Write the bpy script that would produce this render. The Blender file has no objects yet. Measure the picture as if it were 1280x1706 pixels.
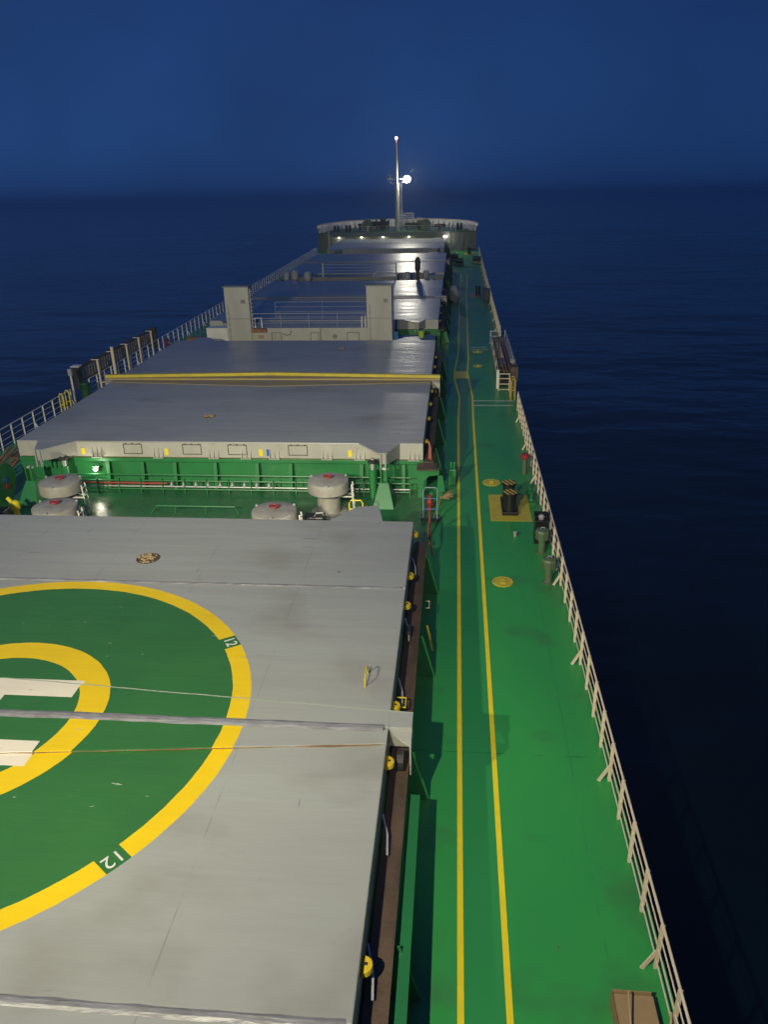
import bpy, bmesh, math, random
from mathutils import Vector, Matrix
random.seed(7)
S = bpy.context.scene
COL = S.collection
R = math.radians

# ------------------------------------------------------------------ camera
cam = bpy.data.cameras.new("camera"); camo = bpy.data.objects.new("camera", cam); COL.objects.link(camo)
cam.sensor_fit = 'VERTICAL'; cam.sensor_height = 36.0; cam.lens = 27.05
cam.clip_start = 0.1; cam.clip_end = 30000
rot = Matrix(((0.99603601, -0.01641857, 0.08742255),
              (0.08650453, 0.40770576, -0.90900659),
              (-0.02071809, 0.91296574, 0.4075099)))
camo.matrix_world = Matrix.Translation((10.4, 0, 13.0)) @ rot.to_4x4()
S.camera = camo

# ------------------------------------------------------------------ sky at late dusk, exposure
TRIM = R(1.85)                       # the empty ship floats bow-up against the sea
W = bpy.data.worlds.new("World"); S.world = W; W.use_nodes = True
nt = W.node_tree; N = nt.nodes; L = nt.links
N.clear()
wo = N.new("ShaderNodeOutputWorld"); bg = N.new("ShaderNodeBackground")
tc = N.new("ShaderNodeTexCoord"); mp = N.new("ShaderNodeMapping"); mp.inputs['Rotation'].default_value = (TRIM, 0, 0)
L.new(tc.outputs['Generated'], mp.inputs['Vector'])
sep_w = N.new("ShaderNodeSeparateXYZ"); L.new(mp.outputs['Vector'], sep_w.inputs[0])
ramp = N.new("ShaderNodeValToRGB"); L.new(sep_w.outputs[2], ramp.inputs['Fac'])   # height above the sea horizon
e = ramp.color_ramp.elements
e[0].position = 0.0; e[0].color = (0.0112, 0.047, 0.168, 1)
e[1].position = 1.0; e[1].color = (0.016, 0.060, 0.215, 1)
for p_, c_ in ((0.06, (0.0116, 0.0490, 0.174, 1)), (0.14, (0.0112, 0.0450, 0.165, 1)), (0.24, (0.0095, 0.0350, 0.142, 1))):
    k = e.new(p_); k.color = c_
# the sky is paler to port, where the last light is, and uneven with thin cloud
cl = N.new("ShaderNodeTexNoise"); cl.inputs['Scale'].default_value = 5.0; cl.inputs['Detail'].default_value = 4; L.new(mp.outputs['Vector'], cl.inputs['Vector'])
mr = N.new("ShaderNodeMapRange"); mr.inputs[1].default_value = -0.75; mr.inputs[2].default_value = 0.45; mr.inputs[3].default_value = 1.16; mr.inputs[4].default_value = 0.78
L.new(sep_w.outputs[0], mr.inputs[0])
cm = N.new("ShaderNodeMapRange"); cm.inputs[1].default_value = 0.3; cm.inputs[2].default_value = 0.7; cm.inputs[3].default_value = 0.86; cm.inputs[4].default_value = 1.14
L.new(cl.outputs['Fac'], cm.inputs[0])
ml = N.new("ShaderNodeMath"); ml.operation = 'MULTIPLY'; L.new(mr.outputs[0], ml.inputs[0]); L.new(cm.outputs[0], ml.inputs[1])
L.new(ramp.outputs['Color'], bg.inputs['Color']); L.new(ml.outputs[0], bg.inputs['Strength'])
L.new(bg.outputs[0], wo.inputs['Surface'])
S.view_settings.view_transform = 'Standard'; S.view_settings.look = 'None'
S.view_settings.exposure = 0; S.view_settings.gamma = 1

# ------------------------------------------------------------------ deck floodlights on the wheelhouse front (behind the camera), and one added fill
def spot(name, loc, target, power, size, blend, color, radius=0.15):
    d = bpy.data.lights.new(name, 'SPOT'); d.energy = power; d.spot_size = R(size); d.spot_blend = blend
    d.color = color; d.shadow_soft_size = radius
    o = bpy.data.objects.new(name, d); COL.objects.link(o); o.location = loc
    o.rotation_euler = (Vector(target) - Vector(loc)).to_track_quat('-Z', 'Y').to_euler()
    return o
def point(name, loc, power, color, radius=0.1):
    d = bpy.data.lights.new(name, 'POINT'); d.energy = power; d.color = color; d.shadow_soft_size = radius
    o = bpy.data.objects.new(name, d); COL.objects.link(o); o.location = loc
    return o
WARM = (1.0, 0.92, 0.66)
spot("floodlight_port", (-3.5, -2.5, 15.5), (1, 62, 2), 23000, 56, 1.0, WARM)
spot("floodlight_middle", (5.5, -2.5, 17.5), (0, 62, 2), 17000, 50, 1.0, WARM)
spot("floodlight_near_port", (-3.5, -2.6, 15.0), (1.5, 25, 2), 22000, 84, 1.0, WARM)
spot("wing_fill", (11.0, -1.8, 16.2), (10.6, 22, 0), 2500, 46, 0.9, WARM)  # weak unseen fill, added to lift the coaming brackets
spot("floodlight_near_middle", (5.5, -2.6, 17.0), (12.9, 16.5, 0), 16000, 84, 1.0, WARM)

# ------------------------------------------------------------------ materials
def mat(name, base, rough=0.5, metal=0.0, var=0.0, vscale=1.0, stretch=(1, 1, 1), var_col=None, bump=0.0, bscale=20.0,
        bstretch=(1, 1, 1), spec=0.5, emit=None, rvar=0.0, spots=None, stain=None, ribs=0):
    m = bpy.data.materials.new(name); m.use_nodes = True
    t = m.node_tree; n = t.nodes; l = t.links
    b = n["Principled BSDF"]
    b.inputs['Base Color'].default_value = (*base, 1); b.inputs['Roughness'].default_value = rough
    b.inputs['Metallic'].default_value = metal; b.inputs['Specular IOR Level'].default_value = spec
    geo = n.new("ShaderNodeNewGeometry")
    def noise(scale, st, detail=5):
        mpn = n.new("ShaderNodeMapping"); mpn.inputs['Scale'].default_value = st
        l.new(geo.outputs['Position'], mpn.inputs['Vector'])
        nz = n.new("ShaderNodeTexNoise"); nz.inputs['Scale'].default_value = scale; nz.inputs['Detail'].default_value = detail
        l.new(mpn.outputs[0], nz.inputs['Vector']); return nz
    colsock = None
    if var > 0:
        nz = noise(vscale, stretch)
        rp = n.new("ShaderNodeMapRange"); rp.inputs[1].default_value = 0.35; rp.inputs[2].default_value = 0.7
        rp.inputs[3].default_value = 0; rp.inputs[4].default_value = var
        l.new(nz.outputs['Fac'], rp.inputs[0])
        mx = n.new("ShaderNodeMix"); mx.data_type = 'RGBA'
        mx.inputs[6].default_value = (*base, 1)
        vc = var_col or tuple(c * 0.55 for c in base)
        mx.inputs[7].default_value = (*vc, 1)
        l.new(rp.outputs[0], mx.inputs[0]); colsock = mx.outputs[2]
    if stain:                                   # soft dirty patches: (colour, scale, threshold, amount)
        sc, ss, th, am = stain
        nz = noise(ss, (0.8, 1.25, 1), 7)
        gt = n.new("ShaderNodeMapRange"); gt.inputs[1].default_value = th; gt.inputs[2].default_value = th + 0.16; gt.inputs[4].default_value = am
        l.new(nz.outputs['Fac'], gt.inputs[0])
        mx3 = n.new("ShaderNodeMix"); mx3.data_type = 'RGBA'
        if colsock: l.new(colsock, mx3.inputs[6])
        else: mx3.inputs[6].default_value = (*base, 1)
        mx3.inputs[7].default_value = (*sc, 1); l.new(gt.outputs[0], mx3.inputs[0]); colsock = mx3.outputs[2]
    for sc, ss, th, st_ in (spots or ()):       # small chips of another colour: (colour, scale, threshold, stretch)
        nz = noise(ss, st_, 3)
        gt = n.new("ShaderNodeMapRange"); gt.inputs[1].default_value = th; gt.inputs[2].default_value = th + 0.03
        l.new(nz.outputs['Fac'], gt.inputs[0])
        mx2 = n.new("ShaderNodeMix"); mx2.data_type = 'RGBA'
        if colsock: l.new(colsock, mx2.inputs[6])
        else: mx2.inputs[6].default_value = (*base, 1)
        mx2.inputs[7].default_value = (*sc, 1); l.new(gt.outputs[0], mx2.inputs[0]); colsock = mx2.outputs[2]
    if colsock: l.new(colsock, b.inputs['Base Color'])
    if rvar > 0:
        nz = noise(vscale * 2.3, stretch)
        rr = n.new("ShaderNodeMapRange"); rr.inputs[1].default_value = 0.3; rr.inputs[2].default_value = 0.7
        rr.inputs[3].default_value = max(0.03, rough - rvar); rr.inputs[4].default_value = rough + rvar
        l.new(nz.outputs['Fac'], rr.inputs[0]); l.new(rr.outputs[0], b.inputs['Roughness'])
    if bump > 0:
        nz = noise(bscale, bstretch)
        bp = n.new("ShaderNodeBump"); bp.inputs['Strength'].default_value = bump; bp.inputs['Distance'].default_value = 0.05
        l.new(nz.outputs['Fac'], bp.inputs['Height']); l.new(bp.outputs[0], b.inputs['Normal'])
        if ribs:                                # plating slightly sunk between the stiffeners below it
            sp_ = n.new("ShaderNodeSeparateXYZ"); l.new(geo.outputs['Position'], sp_.inputs[0])
            m1 = n.new("ShaderNodeMath"); m1.operation = 'MULTIPLY'; m1.inputs[1].default_value = math.pi / ribs; l.new(sp_.outputs[1], m1.inputs[0])
            m2 = n.new("ShaderNodeMath"); m2.operation = 'SINE'; l.new(m1.outputs[0], m2.inputs[0])
            m3 = n.new("ShaderNodeMath"); m3.operation = 'ABSOLUTE'; l.new(m2.outputs[0], m3.inputs[0])
            nz2 = noise(0.7, (1, 1, 1), 2)
            m4 = n.new("ShaderNodeMath"); m4.operation = 'MULTIPLY'; l.new(m3.outputs[0], m4.inputs[0]); l.new(nz2.outputs['Fac'], m4.inputs[1])
            bp2 = n.new("ShaderNodeBump"); bp2.invert = True; bp2.inputs['Strength'].default_value = 0.5; bp2.inputs['Distance'].default_value = 0.008
            l.new(m4.outputs[0], bp2.inputs['Height']); l.new(bp.outputs[0], bp2.inputs['Normal']); l.new(bp2.outputs[0], b.inputs['Normal'])
    if emit:
        b.inputs['Emission Color'].default_value = (*emit[0], 1); b.inputs['Emission Strength'].default_value = emit[1]
    return m

GREY = (0.33, 0.345, 0.325)
M = {}
M['hatch'] = mat("hatch_paint", GREY, 0.36, var=0.5, vscale=0.5, stretch=(0.25, 1.2, 1), var_col=(0.25, 0.25, 0.245),
                 bump=0.2, bscale=1.6, bstretch=(0.35, 2.4, 1), rvar=0.09, stain=((0.17, 0.145, 0.11), 0.33, 0.56, 0.45),
                 spots=(((0.20, 0.12, 0.07), 2.6, 0.765, (1, 1, 1)), ((0.20, 0.195, 0.18), 4.0, 0.74, (0.15, 1.5, 1)), ((0.19, 0.185, 0.17), 4.0, 0.745, (1.5, 0.15, 1)), ((0.10, 0.10, 0.09), 11.0, 0.80, (1, 1, 1))), ribs=0.76)
M['skirt'] = mat("hatch_skirt_paint", (0.40, 0.40, 0.36), 0.5, var=0.5, vscale=1.3, stretch=(1, 1, 0.3), var_col=(0.30, 0.29, 0.25), stain=((0.22, 0.19, 0.15), 1.1, 0.57, 0.5), spots=(((0.20, 0.11, 0.06), 5.0, 0.74, (2.5, 2.5, 0.25)),))
M['tan'] = mat("buff_band_paint", (0.42, 0.36, 0.24), 0.5, var=0.6, vscale=1.2, stretch=(0.4, 1, 1), var_col=(0.3, 0.27, 0.2))
M['deck'] = mat("green_deck_paint", (0.038, 0.31, 0.064), 0.36, var=0.7, vscale=0.35, stretch=(1, 0.45, 1), var_col=(0.028, 0.25, 0.062),
                bump=0.14, bscale=1.4, bstretch=(1.6, 0.5, 1), rvar=0.1, spots=(((0.036, 0.28, 0.06), 1.6, 0.68, (1, 0.4, 1)), ((0.045, 0.38, 0.085), 0.8, 0.685, (1, 0.6, 1)), ((0.05, 0.10, 0.04), 6.0, 0.755, (1, 1, 1)), ((0.30, 0.36, 0.26), 7.0, 0.775, (1, 1, 1)), ((0.13, 0.07, 0.035), 3.0, 0.765, (1, 1, 1)), ((0.02, 0.09, 0.035), 5.0, 0.735, (1.6, 0.12, 1))), stain=((0.05, 0.12, 0.05), 0.5, 0.57, 0.6))
M['walk'] = mat("dark_green_walkway_paint", (0.032, 0.28, 0.068), 0.4, var=0.6, vscale=0.5, stretch=(1, 0.3, 1), var_col=(0.024, 0.22, 0.064), rvar=0.08)
M['green'] = mat("green_steel_paint", (0.022, 0.19, 0.055), 0.38, var=0.6, vscale=1.2, var_col=(0.022, 0.14, 0.05), bump=0.05, bscale=5)
M['xdeck'] = mat("dark_green_crossdeck_paint", (0.018, 0.14, 0.048), 0.3, var=0.7, vscale=0.8, var_col=(0.03, 0.11, 0.05), bump=0.15, bscale=2.5, rvar=0.12, stain=((0.12, 0.2, 0.12), 0.45, 0.6, 0.6))
M['dgreen'] = mat("dark_green_paint", (0.02, 0.085, 0.035), 0.4, var=0.5, vscale=2)
M['olive'] = mat("olive_green_paint", (0.10, 0.15, 0.075), 0.5, var=0.6, vscale=4, var_col=(0.07, 0.10, 0.05))
M['rustbar'] = mat("rusty_brown_bar", (0.115, 0.075, 0.05), 0.75, var=0.9, vscale=3, stretch=(1, 0.5, 1), var_col=(0.06, 0.042, 0.033), bump=0.3, bscale=15)
M['rust'] = mat("rust", (0.19, 0.08, 0.035), 0.8, var=0.8, vscale=5, var_col=(0.32, 0.2, 0.09), bump=0.2, bscale=12)
M['yellow'] = mat("yellow_paint", (0.84, 0.67, 0.015), 0.45, var=0.5, vscale=2.5, var_col=(0.66, 0.53, 0.03))
M['dyellow'] = mat("worn_yellow_paint", (0.55, 0.45, 0.03), 0.5, var=0.8, vscale=2, var_col=(0.40, 0.34, 0.05))
M['cream'] = mat("cream_rail_paint", (0.72, 0.62, 0.46), 0.5, var=0.5, vscale=2.5, var_col=(0.60, 0.44, 0.28))
M['white'] = mat("white_paint", (0.72, 0.71, 0.66), 0.5, var=0.4, vscale=2)
M['tape'] = mat("silver_seam_tape", (0.34, 0.34, 0.35), 0.5, metal=0.3, var=0.7, vscale=3, var_col=(0.2, 0.19, 0.19), bump=0.5, bscale=5, bstretch=(0.6, 2.5, 1))
M['edge_light'] = mat("painted_edge_highlight", (0.40, 0.42, 0.36), 0.5, var=0.6, vscale=4, var_col=(0.2, 0.32, 0.16))  # pale colour paints the highlight along the raised plate edge
M['amber'] = mat("orange_yellow_paint", (0.58, 0.34, 0.08), 0.5)
M['drust'] = mat("dark_rust", (0.12, 0.06, 0.03), 0.85, var=0.9, vscale=2, var_col=(0.26, 0.17, 0.09))
M['amberguard'] = mat("golden_yellow_paint", (0.74, 0.50, 0.02), 0.5)
M['band'] = mat("ochre_band_paint", (0.36, 0.27, 0.09), 0.6, var=0.9, vscale=1.0, stretch=(0.4, 1.5, 1), var_col=(0.27, 0.23, 0.17))
M['black'] = mat("black_paint", (0.012, 0.012, 0.013), 0.35)
M['dark'] = mat("dark_steel", (0.035, 0.036, 0.038), 0.5, var=0.5, vscale=4)
M['slat'] = mat("brown_slat", (0.20, 0.17, 0.115), 0.7, var=0.7, vscale=3)
M['ventgrey'] = mat("vent_grey_paint", (0.36, 0.35, 0.31), 0.55, var=0.8, vscale=2.2, var_col=(0.24, 0.22, 0.19))
M['red'] = mat("red_paint", (0.30, 0.03, 0.028), 0.5)
M['orange'] = mat("orange_hose", (0.32, 0.10, 0.06), 0.6)
M['blue'] = mat("blue_paint", (0.02, 0.11, 0.32), 0.5, var=0.4, vscale=2)
M['lblue'] = mat("light_blue_sheet", (0.1, 0.4, 0.75), 0.5)
M['steel'] = mat("galvanised_steel", (0.42, 0.43, 0.43), 0.45, metal=0.3)
M['cart'] = mat("grey_blue_cart_paint", (0.16, 0.24, 0.28), 0.5)
M['card'] = mat("brown_cardboard", (0.33, 0.22, 0.11), 0.8, var=0.5, vscale=6, var_col=(0.26, 0.17, 0.085))
M['wood'] = mat("pale_wood", (0.42, 0.29, 0.15), 0.7, var=0.5, vscale=8)
M['straw'] = mat("straw_bristles", (0.36, 0.27, 0.13), 0.9)
M['bag'] = mat("white_sack_cloth", (0.28, 0.29, 0.28), 0.8, bump=0.4, bscale=5)
M['fcgrey'] = mat("forecastle_grey_paint", (0.19, 0.20, 0.19), 0.5, var=0.5, vscale=0.8)
M['lime'] = mat("lime_green_plastic", (0.35, 0.5, 0.05), 0.5)
M['pink'] = mat("faded_pink_mat_paint", (0.33, 0.2, 0.18), 0.6)
M['lampglass'] = mat("lit_lamp_glass", (1, 1, 1), 0.3, emit=((1.0, 0.93, 0.75), 90))
M['lampglass2'] = mat("lit_wall_lamp_glass", (1, 1, 1), 0.3, emit=((1.0, 0.92, 0.65), 7))
M['redglass'] = mat("lit_masthead_lamp_glass", (1, 1, 1), 0.3, emit=((1.0, 0.55, 0.35), 3.5))

# helideck paint on the nearest hatch: circles, disc and the letter H, laid out in metres on the cover
def helideck_material(name):
    m = M['hatch'].copy(); m.name = name
    t = m.node_tree; n = t.nodes; l = t.links
    b = n["Principled BSDF"]; geo = n["Geometry"]
    src = b.inputs['Base Color'].links[0].from_socket
    sep = n.new("ShaderNodeSeparateXYZ"); l.new(geo.outputs['Position'], sep.inputs[0])
    def mth(op, a, c=None, clamp=False):
        k = n.new("ShaderNodeMath"); k.operation = op; k.use_clamp = clamp
        for i, v in enumerate((a, c)):
            if v is None: continue
            if isinstance(v, (int, float)): k.inputs[i].default_value = v
            else: l.new(v, k.inputs[i])
        return k.outputs[0]
    def rect(u, v, u0, u1, v0, v1):
        a = mth('MULTIPLY', mth('GREATER_THAN', u, u0), mth('LESS_THAN', u, u1))
        c = mth('MULTIPLY', mth('GREATER_THAN', v, v0), mth('LESS_THAN', v, v1))
        return mth('MULTIPLY', a, c)
    CX, CY = 0.0, 12.75
    wob = n.new("ShaderNodeTexNoise"); wob.inputs['Scale'].default_value = 3.0; l.new(geo.outputs['Position'], wob.inputs['Vector'])
    w = mth('MULTIPLY', mth('SUBTRACT', wob.outputs['Fac'], 0.5), 0.035)
    x = mth('SUBTRACT', sep.outputs[0], CX); y = mth('SUBTRACT', sep.outputs[1], CY)
    r = mth('ADD', mth('SQRT', mth('ADD', mth('MULTIPLY', x, x), mth('MULTIPLY', y, y))), w)
    # gentle brush wear
    wear = n.new("ShaderNodeTexNoise"); wear.inputs['Scale'].default_value = 0.9; wear.inputs['Detail'].default_value = 6
    l.new(geo.outputs['Position'], wear.inputs['Vector'])
    def paint(base, dark):
        mx = n.new("ShaderNodeMix"); mx.data_type = 'RGBA'; mx.inputs[6].default_value = (*base, 1); mx.inputs[7].default_value = (*dark, 1)
        l.new(wear.outputs['Fac'], mx.inputs[0]); return mx.outputs[2]
    gcol = paint((0.040, 0.165, 0.040), (0.030, 0.125, 0.036)); ycol = paint((0.85, 0.58, 0.004), (0.66, 0.46, 0.01)); wcol = paint((0.80, 0.74, 0.62), (0.66, 0.60, 0.50))
    chip = n.new("ShaderNodeTexNoise"); chip.inputs['Scale'].default_value = 2.2; chip.inputs['Detail'].default_value = 4
    mpn = n.new("ShaderNodeMapping"); mpn.inputs['Scale'].default_value = (1.3, 4, 1); l.new(geo.outputs['Position'], mpn.inputs[0]); l.new(mpn.outputs[0], chip.inputs['Vector'])
    def over(a, bcol, fac):
        mx = n.new("ShaderNodeMix"); mx.data_type = 'RGBA'; l.new(fac, mx.inputs[0]); l.new(a, mx.inputs[6]); l.new(bcol, mx.inputs[7]); return mx.outputs[2]
    ro, wo_ = 6.05, 0.42
    disc = mth('LESS_THAN', r, ro)
    ring = mth('MULTIPLY', disc, mth('GREATER_THAN', r, ro - wo_))
    # gaps of the ring where the number squares stand
    for ang in (33.0, -37.0):
        ca, sa = math.cos(R(ang)), math.sin(R(ang))
        along = mth('ADD', mth('MULTIPLY', x, -sa), mth('MULTIPLY', y, ca))
        rad = mth('ADD', mth('MULTIPLY', x, ca), mth('MULTIPLY', y, sa))
        g = mth('MULTIPLY', mth('LESS_THAN', mth('ABSOLUTE', along), 0.24), mth('GREATER_THAN', rad, 0.0))
        ring = mth('MULTIPLY', ring, mth('SUBTRACT', 1.0, g))
    inner = mth('MULTIPLY', mth('LESS_THAN', r, 2.88), mth('GREATER_THAN', r, 2.22))
    H = mth('MAXIMUM', mth('MAXIMUM', rect(x, y, -1.92, 1.92, 0.72, 1.40), rect(x, y, -1.92, 1.92, -1.42, -0.74)), rect(x, y, -0.33, 0.33, -0.8, 0.8))
    c = over(src, gcol, disc)
    c = over(c, ycol, mth('MAXIMUM', ring, inner))
    c = over(c, wcol, H)
    chips = mth('MULTIPLY', mth('GREATER_THAN', chip.outputs['Fac'], 0.735), disc)
    greyc = n.new("ShaderNodeRGB"); greyc.outputs[0].default_value = (0.36, 0.4, 0.33, 1)
    c = over(c, greyc.outputs[0], chips)
    l.new(c, b.inputs['Base Color'])
    return m
# faint plate welds and scratches along the ship on every cover
def add_welds(m, xs, axis, w, col, amt, off=0.0):
    t = m.node_tree; n = t.nodes; l = t.links; b = n["Principled BSDF"]; geo = n["Geometry"]
    src = b.inputs['Base Color'].links[0].from_socket
    sep = n.new("ShaderNodeSeparateXYZ"); l.new(geo.outputs['Position'], sep.inputs[0])
    dv = n.new("ShaderNodeMath"); dv.operation = 'MULTIPLY_ADD'; dv.inputs[1].default_value = 1 / xs; dv.inputs[2].default_value = off; l.new(sep.outputs[axis], dv.inputs[0])
    fr = n.new("ShaderNodeMath"); fr.operation = 'FRACT'; l.new(dv.outputs[0], fr.inputs[0])
    lt = n.new("ShaderNodeMath"); lt.operation = 'LESS_THAN'; lt.inputs[1].default_value = w / xs; l.new(fr.outputs[0], lt.inputs[0])
    nz = n.new("ShaderNodeTexNoise"); nz.inputs['Scale'].default_value = 2.0; l.new(geo.outputs['Position'], nz.inputs['Vector'])
    gt = n.new("ShaderNodeMapRange"); gt.inputs[1].default_value = 0.4; gt.inputs[2].default_value = 0.62; gt.inputs[4].default_value = amt; l.new(nz.outputs['Fac'], gt.inputs[0])
    ml = n.new("ShaderNodeMath"); ml.operation = 'MULTIPLY'; l.new(lt.outputs[0], ml.inputs[0]); l.new(gt.outputs[0], ml.inputs[1])
    mx = n.new("ShaderNodeMix"); mx.data_type = 'RGBA'; mx.inputs[7].default_value = (*col, 1)
    l.new(ml.outputs[0], mx.inputs[0]); l.new(src, mx.inputs[6]); l.new(mx.outputs[2], b.inputs['Base Color'])
add_welds(M['hatch'], 3.05, 0, 0.018, (0.13, 0.125, 0.115), 0.55)
add_welds(M['deck'], 8.7, 1, 0.03, (0.016, 0.10, 0.04), 0.8, 0.3)
add_welds(M['deck'], 1.93, 0, 0.02, (0.018, 0.12, 0.045), 0.55, 0.1)
add_welds(M['walk'], 8.7, 1, 0.03, (0.016, 0.10, 0.04), 0.8, 0.3)
M['heli'] = helideck_material("helideck_paint")

# ------------------------------------------------------------------ mesh builder
class MB:
    def __init__(s): s.v = []; s.f = []
    def add(s, vs, fs):
        k = len(s.v); s.v += [tuple(v) for v in vs]; s.f += [tuple(i + k for i in f) for f in fs]; return s
    def box(s, x0, x1, y0, y1, z0, z1):
        return s.add([(x0, y0, z0), (x1, y0, z0), (x1, y1, z0), (x0, y1, z0), (x0, y0, z1), (x1, y0, z1), (x1, y1, z1), (x0, y1, z1)],
                     [(0, 3, 2, 1), (4, 5, 6, 7), (0, 1, 5, 4), (1, 2, 6, 5), (2, 3, 7, 6), (3, 0, 4, 7)])
    def prism(s, pts, a, b, axis='z'):          # polygon extruded along an axis between a and b
        n = len(pts)
        def P(p, h):
            return (p[0], p[1], h) if axis == 'z' else ((p[0], h, p[1]) if axis == 'y' else (h, p[0], p[1]))
        return s.add([P(p, a) for p in pts] + [P(p, b) for p in pts],
                     [tuple(range(n))[::-1], tuple(range(n, 2 * n))] + [(i, (i + 1) % n, n + (i + 1) % n, n + i) for i in range(n)])
    def tube(s, pts, r, n=8, caps=True):
        pts = [Vector(p) for p in pts]; rings = []
        for i, p in enumerate(pts):
            d = (pts[min(i + 1, len(pts) - 1)] - pts[max(i - 1, 0)]).normalized()
            a = Vector((0, 0, 1)) if abs(d.z) < 0.9 else Vector((1, 0, 0))
            u = d.cross(a).normalized(); w = d.cross(u).normalized()
            rr = r[i] if isinstance(r, (list, tuple)) else r
            rings.append([p + (u * math.cos(2 * math.pi * k / n) + w * math.sin(2 * math.pi * k / n)) * rr for k in range(n)])
        k0 = len(s.v)
        for rg in rings: s.v += [tuple(q) for q in rg]
        for i in range(len(rings) - 1):
            for k in range(n):
                a = k0 + i * n + k; b = k0 + i * n + (k + 1) % n
                s.f.append((a, b, b + n, a + n))
        if caps:
            s.f.append(tuple(k0 + k for k in range(n))[::-1]); s.f.append(tuple(k0 + (len(rings) - 1) * n + k for k in range(n)))
        return s
    def bar(s, p, q, w, h):                     # flat bar from p to q, w across (horizontal), h deep
        p = Vector(p); q = Vector(q); d = (q - p).normalized()
        a = Vector((0, 0, 1)) if abs(d.z) < 0.95 else Vector((0, 1, 0))
        u = d.cross(a).normalized() * (w / 2); v = d.cross(u).normalized() * (h / 2)
        vs = [p - u - v, p + u - v, p + u + v, p - u + v, q - u - v, q + u - v, q + u + v, q - u + v]
        return s.add(vs, [(0, 3, 2, 1), (4, 5, 6, 7), (0, 1, 5, 4), (1, 2, 6, 5), (2, 3, 7, 6), (3, 0, 4, 7)])
    def lathe(s, prof, c=(0, 0, 0), n=28):      # profile of (radius, z)
        k0 = len(s.v)
        for r, z in prof:
            for k in range(n): s.v.append((c[0] + r * math.cos(2 * math.pi * k / n), c[1] + r * math.sin(2 * math.pi * k / n), c[2] + z))
        for i in range(len(prof) - 1):
            for k in range(n):
                a = k0 + i * n + k; b = k0 + i * n + (k + 1) % n
                s.f.append((a, b, b + n, a + n))
        s.f.append(tuple(k0 + k for k in range(n))[::-1]); s.f.append(tuple(k0 + (len(prof) - 1) * n + k for k in range(n)))
        return s
    def build(s, name, m, parent=None, bevel=0.0, smooth=False, loc=None):
        me = bpy.data.meshes.new(name); me.from_pydata(s.v, [], s.f); me.update()
        bm = bmesh.new(); bm.from_mesh(me); bmesh.ops.recalc_face_normals(bm, faces=bm.faces)
        bm.to_mesh(me); bm.free()
        me.materials.append(m)
        o = bpy.data.objects.new(name, me); COL.objects.link(o)
        if smooth:
            for p in me.polygons: p.use_smooth = True
            try:
                me.set_sharp_from_angle(angle=R(40))
            except Exception: pass
        if bevel:
            bv = o.modifiers.new("bevel", 'BEVEL'); bv.width = bevel; bv.segments = 2; bv.limit_method = 'ANGLE'; bv.angle_limit = R(40)
        if loc is not None: o.location = loc
        if parent is not None:
            o.parent = parent
        return o
def tag(o, label=None, cat=None, group=None, kind=None):
    if label: o['label'] = label
    if cat: o['category'] = cat
    if group: o['group'] = group
    if kind: o['kind'] = kind
    return o
def thing(name, label, cat, loc=(0, 0, 0), group=None):
    o = bpy.data.objects.new(name, None); COL.objects.link(o); o.location = loc; o.empty_display_size = 0.2
    return tag(o, label, cat, group)
def copy_tree(o, parent=None):
    c = o.copy(); COL.objects.link(c)
    if parent is not None: c.parent = parent
    for ch in [k for k in bpy.data.objects if k.parent == o]: copy_tree(ch, c)
    return c

# ------------------------------------------------------------------ sea
SEA0 = -7.5
me = bpy.data.meshes.new("sea"); E_ = 7000
me.from_pydata([(-E_, -600, 0), (E_, -600, 0), (E_, E_, 0), (-E_, E_, 0)], [], [(0, 1, 2, 3)])
sea = bpy.data.objects.new("sea", me); COL.objects.link(sea); sea.location = (0, 0, SEA0); sea.rotation_euler = (-TRIM, 0, 0)
sm = bpy.data.materials.new("sea_water"); sm.use_nodes = True; me.materials.append(sm)
t = sm.node_tree; n = t.nodes; l = t.links; b = n["Principled BSDF"]
b.inputs['Base Color'].default_value = (0.003, 0.010, 0.012, 1); b.inputs['Roughness'].default_value = 0.12; b.inputs['IOR'].default_value = 1.333
geo = n.new("ShaderNodeNewGeometry")
def wave(scale, st, rz, detail, strength, dist, prev=None):
    mpn = n.new("ShaderNodeMapping"); mpn.inputs['Scale'].default_value = st; mpn.inputs['Rotation'].default_value = (0, 0, R(rz))
    l.new(geo.outputs['Position'], mpn.inputs['Vector'])
    nz = n.new("ShaderNodeTexNoise"); nz.inputs['Scale'].default_value = scale; nz.inputs['Detail'].default_value = detail
    l.new(mpn.outputs[0], nz.inputs['Vector'])
    bp = n.new("ShaderNodeBump"); bp.inputs['Strength'].default_value = strength; bp.inputs['Distance'].default_value = dist
    l.new(nz.outputs['Fac'], bp.inputs['Height'])
    if prev: l.new(prev.outputs[0], bp.inputs['Normal'])
    return bp
w0 = wave(0.012, (0.5, 1, 1), 20, 3, 0.5, 6.0)
w1 = wave(0.045, (0.55, 1, 1), 8, 4, 0.5, 2.6, w0)
w2 = wave(0.22, (0.6, 1, 1), -14, 5, 0.5, 0.8, w1)
gust = n.new("ShaderNodeTexNoise"); gust.inputs['Scale'].default_value = 0.011; gust.inputs['Detail'].default_value = 3; l.new(geo.outputs['Position'], gust.inputs['Vector'])
gm = n.new("ShaderNodeMapRange"); gm.inputs[1].default_value = 0.35; gm.inputs[2].default_value = 0.65; gm.inputs[3].default_value = 0.15; gm.inputs[4].default_value = 0.7
l.new(gust.outputs['Fac'], gm.inputs[0]); l.new(gm.outputs[0], w2.inputs['Strength'])
l.new(w2.outputs[0], b.inputs['Normal'])
tag(sea, kind='structure')

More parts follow.
